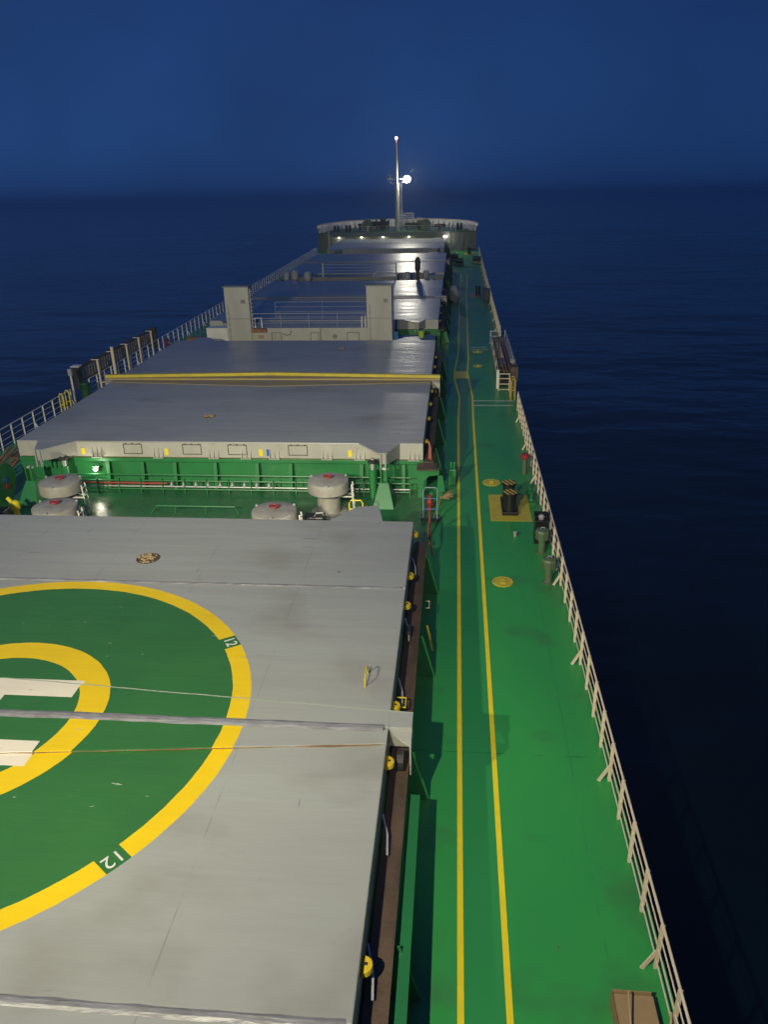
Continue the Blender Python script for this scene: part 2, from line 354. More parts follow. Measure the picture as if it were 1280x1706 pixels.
# ------------------------------------------------------------------ hull and main deck
XP, XS = -13.1, 14.3
def outline(y0, grow=0.0):
    right = [(XS + grow, y0), (XS + grow, 132), (13.85 + grow, 138), (13.5 + grow, 141), (12.2 + grow, 145), (9.4 + grow, 148.6), (5.2, 151.2 + grow), (0, 152 + grow)]
    left = [(-5.2, 151.2 + grow), (-9.2 - grow, 148.6), (-11.7 - grow, 145), (-12.9 - grow, 141), (-13.1 - grow, 138), (XP - grow, 132), (XP - grow, y0)]
    return right + left
hull_m = mat("black_hull_paint", (0.02, 0.02, 0.022), 0.5, var=0.4, vscale=0.5)
hull = MB().prism(outline(-25), -14.5, -0.012).build("ship_hull", hull_m)
tag(hull, "black steel hull of the ship carrying the green main deck", "ship hull")
md = MB(); o_ = outline(-25)
md.add([(p[0], p[1], 0) for p in o_], [tuple(range(len(o_)))])
tag(md.build("main_deck", M['deck']), kind='structure')
tag(MB().box(-9.4, 9.4, 23.3, 31.3, 0.001, 0.005).build("crossdeck", M['xdeck']), kind='structure')  # separate sheet, darker green than the main deck
# dark non-slip lane between the two yellow lines
def strip(pts_l, pts_r, z):
    vs = [(x, y, z) for x, y in pts_l] + [(x, y, z) for x, y in pts_r]
    n_ = len(pts_l)
    return vs, [(i, n_ + i, n_ + i + 1, i + 1) for i in range(n_ - 1)]
LL = [(10.69, -10), (10.70, 41.8), (10.78, 46.6), (10.45, 51.2), (10.45, 53.0), (10.72, 58.6), (10.9, 85), (11.2, 107)]
LR = [(11.50, -10), (11.54, 41.8), (11.58, 46.5), (11.40, 51.2), (11.34, 53.0), (11.47, 57.0), (11.62, 85), (12.0, 107)]
tag(MB().add(*strip(LL, LR, 0.004)).build("walkway", M['walk']), kind='structure')
def line(pts, w, z=0.008):
    return strip([(x - w / 2, y) for x, y in pts], [(x + w / 2, y) for x, y in pts], z)
wl = MB(); wl.add(*line(LL, 0.115)); wl.add(*line(LR, 0.115))
tag(wl.build("walkway_marking", M['yellow']), kind='structure')
tl = MB()
for (x0, x1, y, wd) in ((11.6, 14.0, 45.75, 0.09), (11.6, 13.95, 44.75, 0.09), (11.66, 13.0, 61.0, 0.09), (11.66, 13.0, 60.1, 0.09)):
    tl.box(x0, x1, y - wd / 2, y + wd / 2, 0.003, 0.008)
tag(tl.build("crossing_marking", M['white']), kind='structure')
tag(MB().box(10.43, 11.40, 51.2, 53.1, 0.006, 0.013).build("crossing_pad_marking", M['yellow']), kind='structure')

# ------------------------------------------------------------------ hatch coamings and covers
def coaming(label, y0, y1, hw, stays, detail=True, green_lip=None):
    T = thing("hatch_coaming", label, "hatch coaming", (0, (y0 + y1) / 2, 0))
    def P(mb, name, m, **k):
        o = mb.build(name, m, T, **k); o.location = (0, -(y0 + y1) / 2, 0); return o
    wl_ = MB(); xo = hw + 0.12
    wl_.box(-xo, xo, y0 + 0.02, y0 + 0.05, 0, 1.24); wl_.box(-xo, xo, y1 - 0.05, y1 - 0.02, 0, 1.24)
    wl_.box(xo, xo + 0.03, y0 + 0.02, y1 - 0.02, 0, 1.24); wl_.box(-xo - 0.03, -xo, y0 + 0.02, y1 - 0.02, 0, 1.24)
    P(wl_, "coaming_wall", M['green'])
    for ya, yb in ((y0 - 0.22, y0 + 0.2), (y1 - 0.2, y1 + 0.22)):
        P(MB().box(-hw - 0.02, hw + 0.02, ya, yb, 1.25, 1.43), "end_top_plate", M['green'], bevel=0.012)
    for sx in (1, -1):
        rb = MB(); a, b_ = sorted((sx * (hw + 0.04), sx * (hw + 0.43)))
        rb.box(a, b_, y0 - 0.3, y1 + 0.3, 1.33, 1.42)
        a, b_ = sorted((sx * (hw + 0.40), sx * (hw + 0.44))); rb.box(a, b_, y0 - 0.3, y1 + 0.3, 1.43, 1.47)
        P(rb, "resting_bar", M['rustbar'])
    if green_lip:
        P(MB().box(hw + 0.5, hw + 0.70, green_lip[0], green_lip[1], 1.12, 1.20), "stiffener_plate", M['green'])
    ys = stays
    for sx in (1, -1):
        for y in ys:
            st = MB(); st.prism([(sx * (hw + 0.15), 0.004), (sx * (hw + 0.80), 0.004), (sx * (hw + 0.74), 0.16), (sx * (hw + 0.44), 1.32), (sx * (hw + 0.15), 1.32)], y - 0.015, y + 0.015, 'y')
            st.bar((sx * (hw + 0.79), y, 0.02), (sx * (hw + 0.45), y, 1.32), 0.16, 0.025)
            P(st, "stay", M['green'])
    if detail:
        for x in (-6.9, -5.05, -3.45, -1.95, -0.1, 1.8, 3.3, 6.45, 8.3):
            st = MB()
            st.prism([(y0 + 0.02, 0.004), (y0 - 0.42, 0.004), (y0 - 0.42, 0.12), (y0 - 0.2, 1.24), (y0 + 0.02, 1.24)], x - 0.012, x + 0.012, 'x')
            st.bar((x, y0 - 0.43, 0.02), (x, y0 - 0.22, 1.24), 0.15, 0.025)
            P(st, "stay", M['green'])
    return T

def lens(x0, x1, yc, c_half, e_half, sgn):          # tapered doubler plate either side of a joint
    return [(x0, yc), (x1, yc), (x1, yc + sgn * e_half), (0, yc + sgn * c_half), (x0, yc + sgn * e_half)]

def hatch(label, y0, y1, hw, mid, top=2.2, mats=None, beam_mat=None, near=False, knobs=(), taper=0.0, ears=True, skirt_detail=False, sockets=()):
    yc0 = (y0 + y1) / 2
    T = thing("hatch_cover", label, "hatch cover", (0, yc0, 1.44))
    pm = mats or M['hatch']
    def P(mb, name, m, par=T, **k):
        o = mb.build(name, m, par, **k)
        if par is T: o.location = (0, -yc0, -1.44)
        return o
    q0 = (y0 + mid) / 2; q1 = (mid + y1) / 2
    if near: q0, q1 = 6.72, 18.85
    edges = [y0, q0, mid, q1, y1] if near else [y0, mid, y1]
    panels = []
    for i in range(len(edges) - 1):
        a, c = edges[i] + (0.02 if i else 0), edges[i + 1] - (0.02 if i < len(edges) - 2 else 0)
        pm_ = MB()
        wa = hw; wb = hw
        if taper and i == 3: wb = hw - taper
        pts = [(-wa, a), (wa, a), (hw, c), (-wb, c)]
        pm_.prism(pts, 1.50, top)
        pan = P(pm_, "panel", pm, bevel=0.025); panels.append(pan)
    # joint doublers: shallow tapered plates either side of the middle joint
    yb = beam_mat is M['yellow']
    bm_ = M['band'] if yb else (beam_mat or pm)
    th_ = 0.10 if yb else 0.055
    for sg, ch, eh, xr in ((1, 1.2, 0.5, hw + 0.5), (-1, 1.3, 0.42, hw)):
        mb = MB(); mb.prism(lens(-xr, xr, mid + 0.04 * sg, ch, eh, sg), top + 0.004, top + (th_ if sg > 0 or near else 0.03))
        P(mb, "joint_plate", bm_, bevel=0.01)
        if near:
            yy = mid + 0.04 * sg
            pl = []
            for k in range(49):
                xk = -xr + 2 * xr * k / 48
                pl.append((xk, yy + sg * (eh + (ch - eh) * (1 - abs(xk) / xr)) + random.uniform(-0.012, 0.012), top + 0.03))
            bd = MB().tube(pl, 0.03 if sg > 0 else [random.uniform(0.008, 0.026) for _ in pl], 6)
            P(bd, "edge_bead", M['edge_light'] if sg > 0 else M['drust'])  # forward bead is a painted edge highlight, aft bead is rust
    if yb:
        yy = mid + 0.04; xr = hw + 0.5
        P(MB().prism([(-xr, yy + 0.12), (0, yy + 0.72), (xr, yy + 0.12), (xr, yy + 0.36), (0, yy + 1.0), (-xr, yy + 0.36)], top + th_ + 0.003, top + th_ + 0.16), "yellow_edge", M['dyellow'])
    for sx in (1, -1):
        a, c = sorted((sx * (hw + 0.012), sx * (hw + 0.5)))
        mb = MB(); mb.box(a, c, mid + 0.05, mid + 0.42, 1.75, top + 0.001)
        mb.prism([(sx * (hw + 0.012), mid + 0.045), (sx * (hw + 0.5), mid + 0.045), (sx * (hw + 0.5), mid - 0.42), (sx * (hw + 0.3), mid - 0.3)], top - 0.05, top + 0.0)
        mb.box(sx * (hw + 0.47), sx * (hw + 0.50), mid - 0.43, mid + 0.03, 1.42, top - 0.06) if sx > 0 else None
        P(mb, "joint_bracket", M['skirt'])
        P(MB().tube([(sx * (hw + 0.2), mid - 0.25, 1.66), (sx * (hw + 0.34), mid - 0.25, 1.66)], 0.22, 16), "wheel", M['dark'])
    # seam tape
    if near:
        for yy, wd in ((edges[1], 0.17), (mid, 0.24), (edges[3], 0.15)):
            zz = top + (0.06 if yy == mid else 0.003)
            tp = MB(); k = 60
            vs = []; fs = []
            for i in range(k + 1):
                x = -hw + 0.05 + (2 * hw - 0.15) * i / k
                j = random.uniform(-0.015, 0.015)
                for (dy, dz) in ((-wd / 2 + j, 0.0), (-wd / 5, 0.022 + random.uniform(-.003, .003)), (wd / 5, 0.022 + random.uniform(-.003, .003)), (wd / 2 + j, 0.0)):
                    vs.append((x, yy + dy, zz + dz))
            for i in range(k):
                for c in range(3): fs.append((i * 4 + c, i * 4 + c + 1, i * 4 + c + 5, i * 4 + c + 4))
            tp.add(vs, fs); P(tp, "seam_tape", M['tape'])
    # hinge ears on both ends
    if ears:
        for ye, sg in ((y0, -1), (y1, 1)):
            for sx in (1, -1):
                mb = MB()
                if sg < 0: pts = [(sx * 6.35, ye + 0.01), (sx * 8.15, ye + 0.01), (sx * 7.68, ye - 1.22), (sx * 7.35, ye - 1.22)]
                else: pts = [(sx * 6.3, ye - 0.01), (sx * 8.1, ye - 0.01), (sx * 7.85, ye + 1.3), (sx * 7.05, ye + 1.1)]
                mb.prism(pts, top - 0.05, top - 0.004)
                yt = pts[2][1]; xr_ = max(pts[0][0], pts[1][0]); xl_ = min(pts[2][0], pts[3][0]); xt_ = max(pts[2][0], pts[3][0])
                bl = [(xl_ + 0.05, ye), (xr_, ye), (xt_, yt), (xl_ + 0.05, yt)]
                zb = [1.56, 1.56, top - 0.5, top - 0.5]
                mb.add([(p[0], p[1], top - 0.052) for p in bl] + [(p[0], p[1], z) for p, z in zip(bl, zb)], [(0, 1, 2, 3), (7, 6, 5, 4)] + [(i, (i + 1) % 4, 4 + (i + 1) % 4, 4 + i) for i in range(4)])
                for xx in (7.42, 7.62):
                    a, c = sorted((sx * (xx - 0.03), sx * (xx + 0.03))); yo = ye + sg * 1.2
                    y_a, y_b = sorted((yo, yo + sg * 0.12)); mb.box(a, c, y_a, y_b, top - 0.75, top - 0.03)
                P(mb, "hinge_arm", pm)
    # end skirt plates
    for ye, sg in ((y0, -1), (y1, 1)):
        mb = MB(); a, c = sorted((ye, ye + sg * 0.012)); mb.box(-hw + 0.03, hw - 0.03, a, c, 1.46, top - 0.05)
        P(mb, "end_skirt", M['skirt'])
    if skirt_detail:
        yf = y0 - 0.012
        fr = MB()
        for x0 in (-4.2, -1.5, 0.55, 3.25):
            x1 = x0 + 0.85
            for a, c, z0, z1 in ((x0, x1, 2.06, 2.085), (x0, x1, 1.62, 1.645), (x0, x0 + 0.025, 1.62, 2.085), (x1 - 0.025, x1, 1.62, 2.085)):
                fr.box(a, c, yf - 0.025, yf, z0, z1)
            for a in (0.1, 0.4, 0.72): fr.box(x0 + a, x0 + a + 0.06, yf - 0.03, yf, 2.085, 2.12)
        P(fr, "access_plate_frame", M['dark'])
        for x, m_ in ((-6.1, 'yellow'), (-2.25, 'yellow'), (2.02, 'yellow'), (2.36, 'blue'), (5.97, 'yellow')):
            P(MB().box(x - 0.08, x + 0.08, yf - 0.02, yf, 1.58, 1.88), "marker_plate", M[m_])
        for x in (-6.9, -5.45, -2.62, -0.1, 1.36, 2.62, 4.96, 6.4, 8.75):
            mb = MB()
            for dx in (-0.2, 0.0, 0.2): mb.prism([(yf, 1.96), (yf, 1.5), (yf - 0.13, 1.5)], x + dx - 0.012, x + dx + 0.012, 'x')
            mb.box(x - 0.24, x + 0.24, yf - 0.14, yf, 1.455, 1.49)
            P(mb, "hinge_lug", M['skirt'])
        P(MB().box(-9.0, 9.0, yf - 0.006, yf, 1.462, 1.485), "rust_streak", M['rust'])
    # yellow wheel guards along the starboard and port edges
    for y in knobs:
        for sx in (1, -1):
            pts = [(sx * hw, y - 0.15)] + [(sx * (hw + 0.02 + 0.155 * math.cos(R(a))), y + 0.15 * math.sin(R(a))) for a in range(-80, 81, 20)] + [(sx * hw, y + 0.15)]
            g = P(MB().prism(pts, 1.85, 1.98), "wheel_guard", M['amberguard'], bevel=0.02)
            c = MB().lathe([(0.028, 1.975), (0.028, 1.99)], (sx * (hw + 0.07), y, 0), 10)
            c.build("guard_bolt", M['dark'], g)
    for (x, y, r_) in sockets:
        mb = MB().lathe([(r_, top + 0.004), (r_, top + 0.012), (r_ * 0.9, top + 0.02), (r_ * 0.86, top + 0.006)], (x, y, 0), 24)
        sk = P(mb, "lifting_socket", M['rustbar'])
        mb = MB()
        for i in range(46):
            a = random.uniform(0, 6.28); rr = r_ * 0.82 * math.sqrt(random.random()); s_ = random.uniform(0.015, 0.04)
            cx_, cy_ = x + rr * math.cos(a), y + rr * math.sin(a)
            mb.box(cx_ - s_, cx_ + s_, cy_ - s_, cy_ + s_, top + 0.007, top + 0.012 + s_ * 0.6)
        tag(mb.build("debris", M['straw'], sk), kind='stuff')
    return T, P

st1 = [4.0, 8.6, 13.2, 17.8, 22.4]
coaming("nearest hatch coaming with brown resting bar, beneath the helideck cover", 2.6, 23.1, 9.15, st1, green_lip=(2.6, 12.1))
coaming("second hatch coaming, green with pipes along its near wall", 31.5, 52.8, 9.15, [33.2, 37.7, 42.2, 46.7, 51.2])
coaming("third hatch coaming, just beyond the two grey pillars", 61.1, 83.8, 9.15, [62.5, 67, 71.5, 76, 80.5], False)
coaming("fourth hatch coaming, under the gantry rails in the distance", 90.8, 111.8, 9.15, [92, 96.5, 101, 105.5, 110], False)
coaming("farthest hatch coaming, close under the forecastle lamps", 119.2, 135.4, 8.7, [121, 126, 131], False)
h1, P1 = hatch("nearest grey hatch cover painted with the green helideck circle and H", 2.3, 23.35, 9.15, 12.85, mats=M['heli'], near=True,
      knobs=(7.8, 12.2, 14.0, 18.4, 20.1, 22.95), sockets=((1.12, 20.3, 0.36),))
h2, P2 = hatch("second grey hatch cover with a yellow edged joint across it", 31.3, 53.05, 9.15, 42.0, beam_mat=M['yellow'], skirt_detail=True,
      knobs=(32.5, 35.9, 38.4, 40.9, 46.5, 49.1), sockets=((-1.4, 35.1, 0.3), (3.0, 50.4, 0.25)))
h3, P3 = hatch("third hatch cover, behind the grey pillars, with buff joint band", 60.9, 84.0, 9.15, 72.2, beam_mat=M['tan'], knobs=(62.0, 65.5, 69, 75, 79))
h4, P4 = hatch("fourth hatch cover, behind the second railed deckhouse", 90.6, 112.0, 9.15, 101.6, beam_mat=M['tan'], knobs=(94, 98))
h5, P5 = hatch("farthest hatch cover, right below the row of forecastle lamps", 119.0, 135.6, 8.7, 127.3, top=2.25)
# number markings of the helideck ring (numerals 12 on green squares)
def text_mesh(s, size):
    cu = bpy.data.curves.new("numeral", 'FONT'); cu.body = s; cu.size = size; cu.align_x = 'CENTER'; cu.align_y = 'CENTER'; cu.extrude = 0.002
    o = bpy.data.objects.new("numeral", cu); COL.objects.link(o)
    bpy.context.view_layer.update()
    me = bpy.data.meshes.new_from_object(o.evaluated_get(bpy.context.evaluated_depsgraph_get()))
    bpy.data.objects.remove(o); bpy.data.curves.remove(cu)
    return me
for ang in (33.0, -37.0):
    me_ = text_mesh("12", 0.40); me_.materials.append(M['white'])
    o = bpy.data.objects.new("number_marking", me_); COL.objects.link(o); o.parent = h1
    o.location = (5.84 * math.cos(R(ang)), 12.75 + 5.84 * math.sin(R(ang)) - (2.3 + 23.35) / 2, 2.206 - 1.44)
    o.rotation_euler = (0, 0, R(ang - 90))
P1(MB().tube([(8.5, 14.3, 2.2), (8.5, 14.33, 2.42), (8.5, 14.42, 2.46), (8.5, 14.72, 2.46), (8.5, 14.81, 2.42), (8.5, 14.84, 2.2)], 0.022, 8), "lifting_handle", M['dyellow'])
# clips and hoses beside the near cover
for y in (8.3, 11.0, 15.3, 18.0, 21.6):
    P1(MB().bar((9.19, y, 1.75), (9.3, y - 0.35, 1.6), 0.03, 0.03).bar((9.3, y - 0.35, 1.6), (9.33, y - 0.75, 1.52), 0.04, 0.03), "quick_cleat", M['steel'])
P1(MB().box(9.20, 9.36, 17.45, 17.85, 1.5, 1.66), "cleat_box", M['dark'], bevel=0.02)
P1(MB().tube([(9.2, 14.2, 1.75), (9.42, 14.2, 1.75), (9.42, 14.55, 1.75), (9.2, 14.55, 1.75)], 0.02, 6), "cleat_loop", M['yellow'])

# ------------------------------------------------------------------ crossdeck between the first two covers
pr = thing("pipe_run", "bundle of pipes along the green wall below the second hatch cover", "pipes", (0, 30.8, 0))
for i, (z, yy, r_, m_) in enumerate(((0.30, 30.72, 0.035, 'steel'), (0.44, 30.74, 0.05, 'red'), (0.56, 30.76, 0.03, 'green'), (0.80, 30.85, 0.03, 'green'), (0.2, 30.66, 0.03, 'green'))):
    o = MB().tube([(-6.6, yy - 30.8, z), (8.6 if i != 1 else -2.2, yy - 30.8, z)], r_, 8).build("pipe", M[m_], pr)
for k in range(16):
    x = -6.4 + k * 1.0
    MB().box(x - 0.02, x + 0.02, -0.16, -0.02, 0, 0.66).build("pipe_bracket", M['green'], pr)
for k in range(9):
    x = -2.0 + k * 0.55
    MB().lathe([(0.07, 0), (0.09, 0.05), (0.05, 0.1), (0.02, 0.16), (0.06, 0.17), (0.06, 0.19)], (x, -0.08, 0.33), 10).build("valve", M['steel'], pr)
def mushroom(label, x, y):
    T = thing("mushroom_vent", label, "ventilator", (x, y, 0), "mushroom ventilators on the crossdeck")
    MB().lathe([(0.75, 0), (0.75, 0.03), (0.50, 0.04), (0.48, 0.06), (0.48, 0.80), (0.56, 0.86), (0.56, 0.94)], n=32).build("stem", M['ventgrey'], T, smooth=True)
    MB().lathe([(0.52, 0.90), (0.80, 0.95), (0.845, 1.0), (0.845, 1.40), (0.83, 1.44), (0.80, 1.455), (0.35, 1.49), (0.05, 1.50)], n=40).build("cap", M['ventgrey'], T, smooth=True)
    wh = MB().tube([(0.17 * math.cos(a * math.pi / 8), 0.05 + 0.17 * math.sin(a * math.pi / 8), 1.58) for a in range(17)], 0.025, 6, False)
    for a in (0, 60, 120): wh.bar((0.17 * math.cos(R(a)), 0.05 + 0.17 * math.sin(R(a)), 1.575), (-0.17 * math.cos(R(a)), 0.05 - 0.17 * math.sin(R(a)), 1.575), 0.025, 0.015)
    wh.lathe([(0.05, 1.485), (0.03, 1.58)], (0, 0.05, 0), 8); wh.build("handwheel", M['red'], T)
    for a in (35, 155, 275):
        MB().box(-0.04, 0.04, -0.03, 0.03, -0.08, 0.08).build("clamp", M['steel'], T, loc=(0.82 * math.cos(R(a)), 0.82 * math.sin(R(a)), 1.43))
    ld = MB()
    for dy in (-0.16, 0.16): ld.bar((1.05, dy, 0), (0.98, dy, 1.32), 0.05, 0.025)
    for z in (0.3, 0.62, 0.94, 1.2): ld.bar((1.03, -0.16, z), (1.03, 0.16, z), 0.03, 0.03)
    for z in (0.78,): ld.bar((0.5, -0.16, z), (1.0, -0.16, z), 0.05, 0.05).bar((0.5, 0.16, z), (1.0, 0.16, z), 0.05, 0.05)
    ld.build("ladder", M['white'], T)
    return T
mushroom("tan stemmed mushroom vent beside the black box, farther starboard one", 5.35, 28.9)
mushroom("grey mushroom vent half behind the near cover, starboard of the crossdeck middle", 3.79, 25.8)
mushroom("patched grey mushroom vent nearest the lit wall lamp", -5.85, 28.4)
mushroom("grey mushroom vent at left, half hidden by the near cover edge", -4.8, 25.85)

def hinge_pedestal(label, x, y, g):
    T = thing("hinge_pedestal", label, "hinge pedestal", (x, y, 0), g)
    mb = MB()
    b0 = [(-0.46, -0.5, 0), (0.46, -0.5, 0), (0.5, 0.55, 0), (-0.5, 0.55, 0)]
    t0 = [(-0.2, 0.1, 0.95), (0.2, 0.1, 0.95), (0.2, 0.5, 0.95), (-0.2, 0.5, 0.95)]
    mb.add(b0 + t0, [(0, 3, 2, 1), (4, 5, 6, 7), (0, 1, 5, 4), (1, 2, 6, 5), (2, 3, 7, 6), (3, 0, 4, 7)])
    mb.build("base", M['green'], T, bevel=0.015)
    MB().box(-0.14, -0.09, 0.12, 0.4, 0.951, 1.6).box(0.09, 0.14, 0.12, 0.4, 0.951, 1.6).box(-0.088, 0.088, 0.34, 0.39, 0.951, 1.45).build("fork", M['green'], T)
    MB().tube([(-0.16, 0.28, 1.52), (0.16, 0.28, 1.52)], 0.07, 12).build("pin", M['steel'], T)
    MB().box(-0.46, 0.46, -0.515, -0.505, 0.02, 0.30).build("worn_patch", M['ventgrey'], T) if False else None
    return T
hinge_pedestal("green wedge pedestal under the starboard hinge of the second cover", 7.55, 29.75, "hinge pedestals")
hinge_pedestal("green wedge pedestal under the port hinge, by the hose reel", -7.85, 29.45, "hinge pedestals")
def cylinder(label, x, y):
    T = thing("hydraulic_cylinder", label, "hydraulic cylinder", (x, y, 0), "hatch cylinders")
    MB().tube([(0, 0, 0.0), (0, 0.05, 1.25)], 0.17, 16).build("barrel", M['green'], T, smooth=True)
    MB().tube([(0, 0.05, 1.25), (0, 0.07, 1.75)], 0.09, 12).build("rod", M['steel'], T, smooth=True)
    MB().lathe([(0.1, 1.52), (0.2, 1.56), (0.2, 1.66), (0.12, 1.7)], (0, 0.06, 0), 12).build("rod_head", M['dark'], T)
cylinder("upright green cylinder left of the starboard hinge pedestal", 7.0, 30.6)
cylinder("upright green cylinder right of the port hinge pedestal", -6.75, 30.6)

def wall_lamp(label, x, y, z, power, facing=-1, g=None, name="wall_lamp"):
    T = thing(name, label, "lamp", (x, y, z), g)
    MB().box(-0.16, 0.16, 0, 0.10 * 1, 0.06, 0.12).box(-0.05, 0.05, 0.04, 0.12, -0.12, 0.06).build("bracket", M['green'], T)
    MB().lathe([(0.05, -0.10), (0.09, -0.06), (0.10, 0.0), (0.06, 0.05)], (0, -0.02, 0), 14).build("glass", M['lampglass2'], T)
    p = point("lamp_light", (0, -0.22, 0.0), power, (1.0, 0.93, 0.72), 0.1); p.parent = T
    return T
wall_lamp("lit lamp on the green wall under the second hatch cover", -5.55, 31.05, 0.98, 35)
# lamp hidden low on the forward end of the near coaming, lights the crossdeck
T = thing("crossdeck_lamp", "small deck lamp on the forward end of the nearest coaming", "lamp", (6.6, 23.8, 1.0))
MB().box(-0.12, 0.12, -0.5, -0.02, -0.06, 0.06).build("bracket", M['green'], T); MB().lathe([(0.05, -0.1), (0.1, -0.05), (0.1, 0.05), (0.05, 0.1)], n=12).build("glass", M['lampglass2'], T)
p = point("lamp_light", (0.35, 0.35, 0), 90, (1.0, 0.97, 0.85), 0.12); p.parent = T

T = thing("low_pipe_rail", "low green pipe rail across the middle of the crossdeck", "pipe rail", (0, 28.5, 0))
MB().tube([(-2.15, 0, 0.004), (-1.9, 0, 0.34), (1.45, 0, 0.34), (1.6, 0, 0.004)], 0.03, 8).build("rail", M['green'], T)
for x in (-1.1, 0.2): MB().tube([(x, 0, 0), (x, 0, 0.34)], 0.025, 8).build("post", M['green'], T)
T = thing("yellow_handrail", "yellow hooped handrail beside the starboard hinge pedestal", "handrail", (6.6, 27.9, 0))
MB().tube([(-0.27, 0, 0), (-0.27, 0, 0.85), (-0.2, 0, 0.98), (0.2, 0, 0.98), (0.27, 0, 0.85), (0.27, 0, 0)], 0.03, 8).build("hoop", M['yellow'], T)
MB().tube([(-0.27, 0, 0.6), (0.27, 0, 0.6)], 0.025, 8).build("crossbar", M['yellow'], T)
T = thing("winch_motor", "black boxy motor at the foot of the tan vent", "motor", (5.05, 27.0, 0))
MB().box(-0.42, 0.42, -0.25, 0.25, 0, 0.72).build("body", M['black'], T, bevel=0.05)
MB().box(-0.36, -0.08, -0.262, -0.252, 0.36, 0.62).build("plate", M['white'], T)
MB().tube([(0.05, -0.1, 0.72), (0.1, -0.1, 0.84), (0.35, -0.05, 0.84), (0.38, 0, 0.72)], 0.03, 8).build("handle", M['steel'], T)
T = thing("yellow_valve", "yellow capped valve poking out at the port edge of the near cover", "valve", (-7.4, 27.4, 0))
MB().lathe([(0.14, 0), (0.12, 0.55), (0.2, 0.6), (0.2, 0.85), (0.1, 0.95)], n=14).build("cap", M['yellow'], T, smooth=True)
MB().tube([(0, 0, 0.7), (-0.35, 0.15, 1.0)], 0.08, 10).build("spout", M['yellow'], T)
T = thing("black_chest", "low black chest with white end beyond the near cover, far left", "chest", (-8.5, 27.5, 0))
MB().box(-0.9, 0.6, -0.3, 0.3, 0, 0.5).build("body", M['black'], T, bevel=0.03); MB().box(-1.3, -0.91, -0.3, 0.3, 0, 0.5).build("white_end", M['white'], T)
T = thing("hose_reel", "green hose reel with blue and red hub at the left edge", "hose reel", (-9.3, 29.6, 0))
for dx in (-0.25, 0.25):
    MB().tube([(dx - 0.03, 0, 0.85), (dx + 0.03, 0, 0.85)], 0.84, 28).build("flange", M['green'], T)
MB().tube([(-0.215, 0, 0.85), (0.215, 0, 0.85)], 0.55, 20).build("hose", M['orange'], T)
MB().tube([(0.285, 0, 0.95), (0.31, 0, 0.95)], 0.16, 16).build("hub", M['blue'], T)
MB().tube([(0.285, 0.1, 0.62), (0.31, 0.1, 0.62)], 0.14, 16).build("red_cap", M['red'], T)
T = thing("white_handrail", "small white pipe handrail beside the hose reel at left", "handrail", (-7.9, 30.55, 0))
MB().tube([(-0.7, 0, 0), (-0.7, 0, 0.55), (0.1, 0, 0.55), (0.1, 0, 0)], 0.025, 8).build("frame", M['white'], T)
MB().tube([(-0.7, 0, 0.3), (0.1, 0, 0.3)], 0.02, 8).build("crossbar", M['white'], T)

# things standing by the coaming corner on the starboard side
T = thing("hand_cart", "blue and silver hand cart frame by the coaming corner", "hand cart", (9.55, 28.2, 0))
fr = MB(); fr.tube([(-0.28, 0, 0.1), (-0.28, 0.1, 1.3), (-0.2, 0.12, 1.4), (0.2, 0.12, 1.4), (0.28, 0.1, 1.3), (0.28, 0, 0.1)], 0.028, 8)
fr.build("frame", M['cart'], T)
MB().tube([(-0.28, 0.04, 0.5), (0.28, 0.04, 0.5)], 0.02, 8).tube([(-0.28, 0.08, 0.95), (0.28, 0.08, 0.95)], 0.02, 8).build("crossbar", M['blue'], T)
MB().box(-0.3, 0.3, -0.3, 0.02, 0.08, 0.11).build("toe_plate", M['dark'], T)
for sx in (-0.34, 0.34): MB().tube([(sx - 0.03, 0.05, 0.13), (sx + 0.03, 0.05, 0.13)], 0.13, 16).build("wheel", M['black'], T)
T = thing("fire_hydrant", "red fire hydrant valve behind the hand cart", "hydrant", (9.5, 29.3, 0))
MB().lathe([(0.13, 0), (0.13, 0.05), (0.08, 0.08), (0.08, 0.22), (0.14, 0.3), (0.14, 0.42), (0.08, 0.52), (0.03, 0.56), (0.03, 0.62), (0.12, 0.63), (0.12, 0.66)], n=16).build("body", M['red'], T, smooth=True)
MB().tube([(0, 0, 0.36), (0.1, -0.25, 0.33)], 0.06, 10).build("outlet", M['red'], T)
MB().lathe([(0.1, 0), (0.1, 0.12)], (0.08, 0.06, 0.67), 10).build("valve_cap", M['green'], T)
T = thing("orange_hose", "orange hose draped over the forward end of the resting bar", "hose", (9.62, 25.0, 0))
MB().tube([(-0.04, 1.5, 0.02), (-0.02, 1.3, 0.9), (0, 0.9, 1.45), (0.02, 0.2, 1.52), (0.01, -0.6, 1.53), (0.02, -1.4, 1.53), (0.06, -1.2, 1.2), (0.10, -0.6, 0.5), (0.12, 0.1, 0.05)], 0.045, 8).build("hose", M['orange'], T, smooth=True)
T = thing("broom", "straw broom leaning against the coaming corner beside the walkway", "broom", (9.95, 29.6, 0))
MB().tube([(-0.25, -1.2, 0.05), (0.0, 0.0, 0.42)], 0.02, 8).build("stick", M['wood'], T)
br = MB()
for i in range(40):
    a = random.uniform(-0.5, 0.5); br.tube([(0.0, 0, 0.42 + random.uniform(-.04, .04)), (0.3 + random.uniform(0, 0.25), 0.45 + a * 0.7, 0.40 + random.uniform(-.14, .14))], 0.012, 4)
br.build("bristles", M['straw'], T)
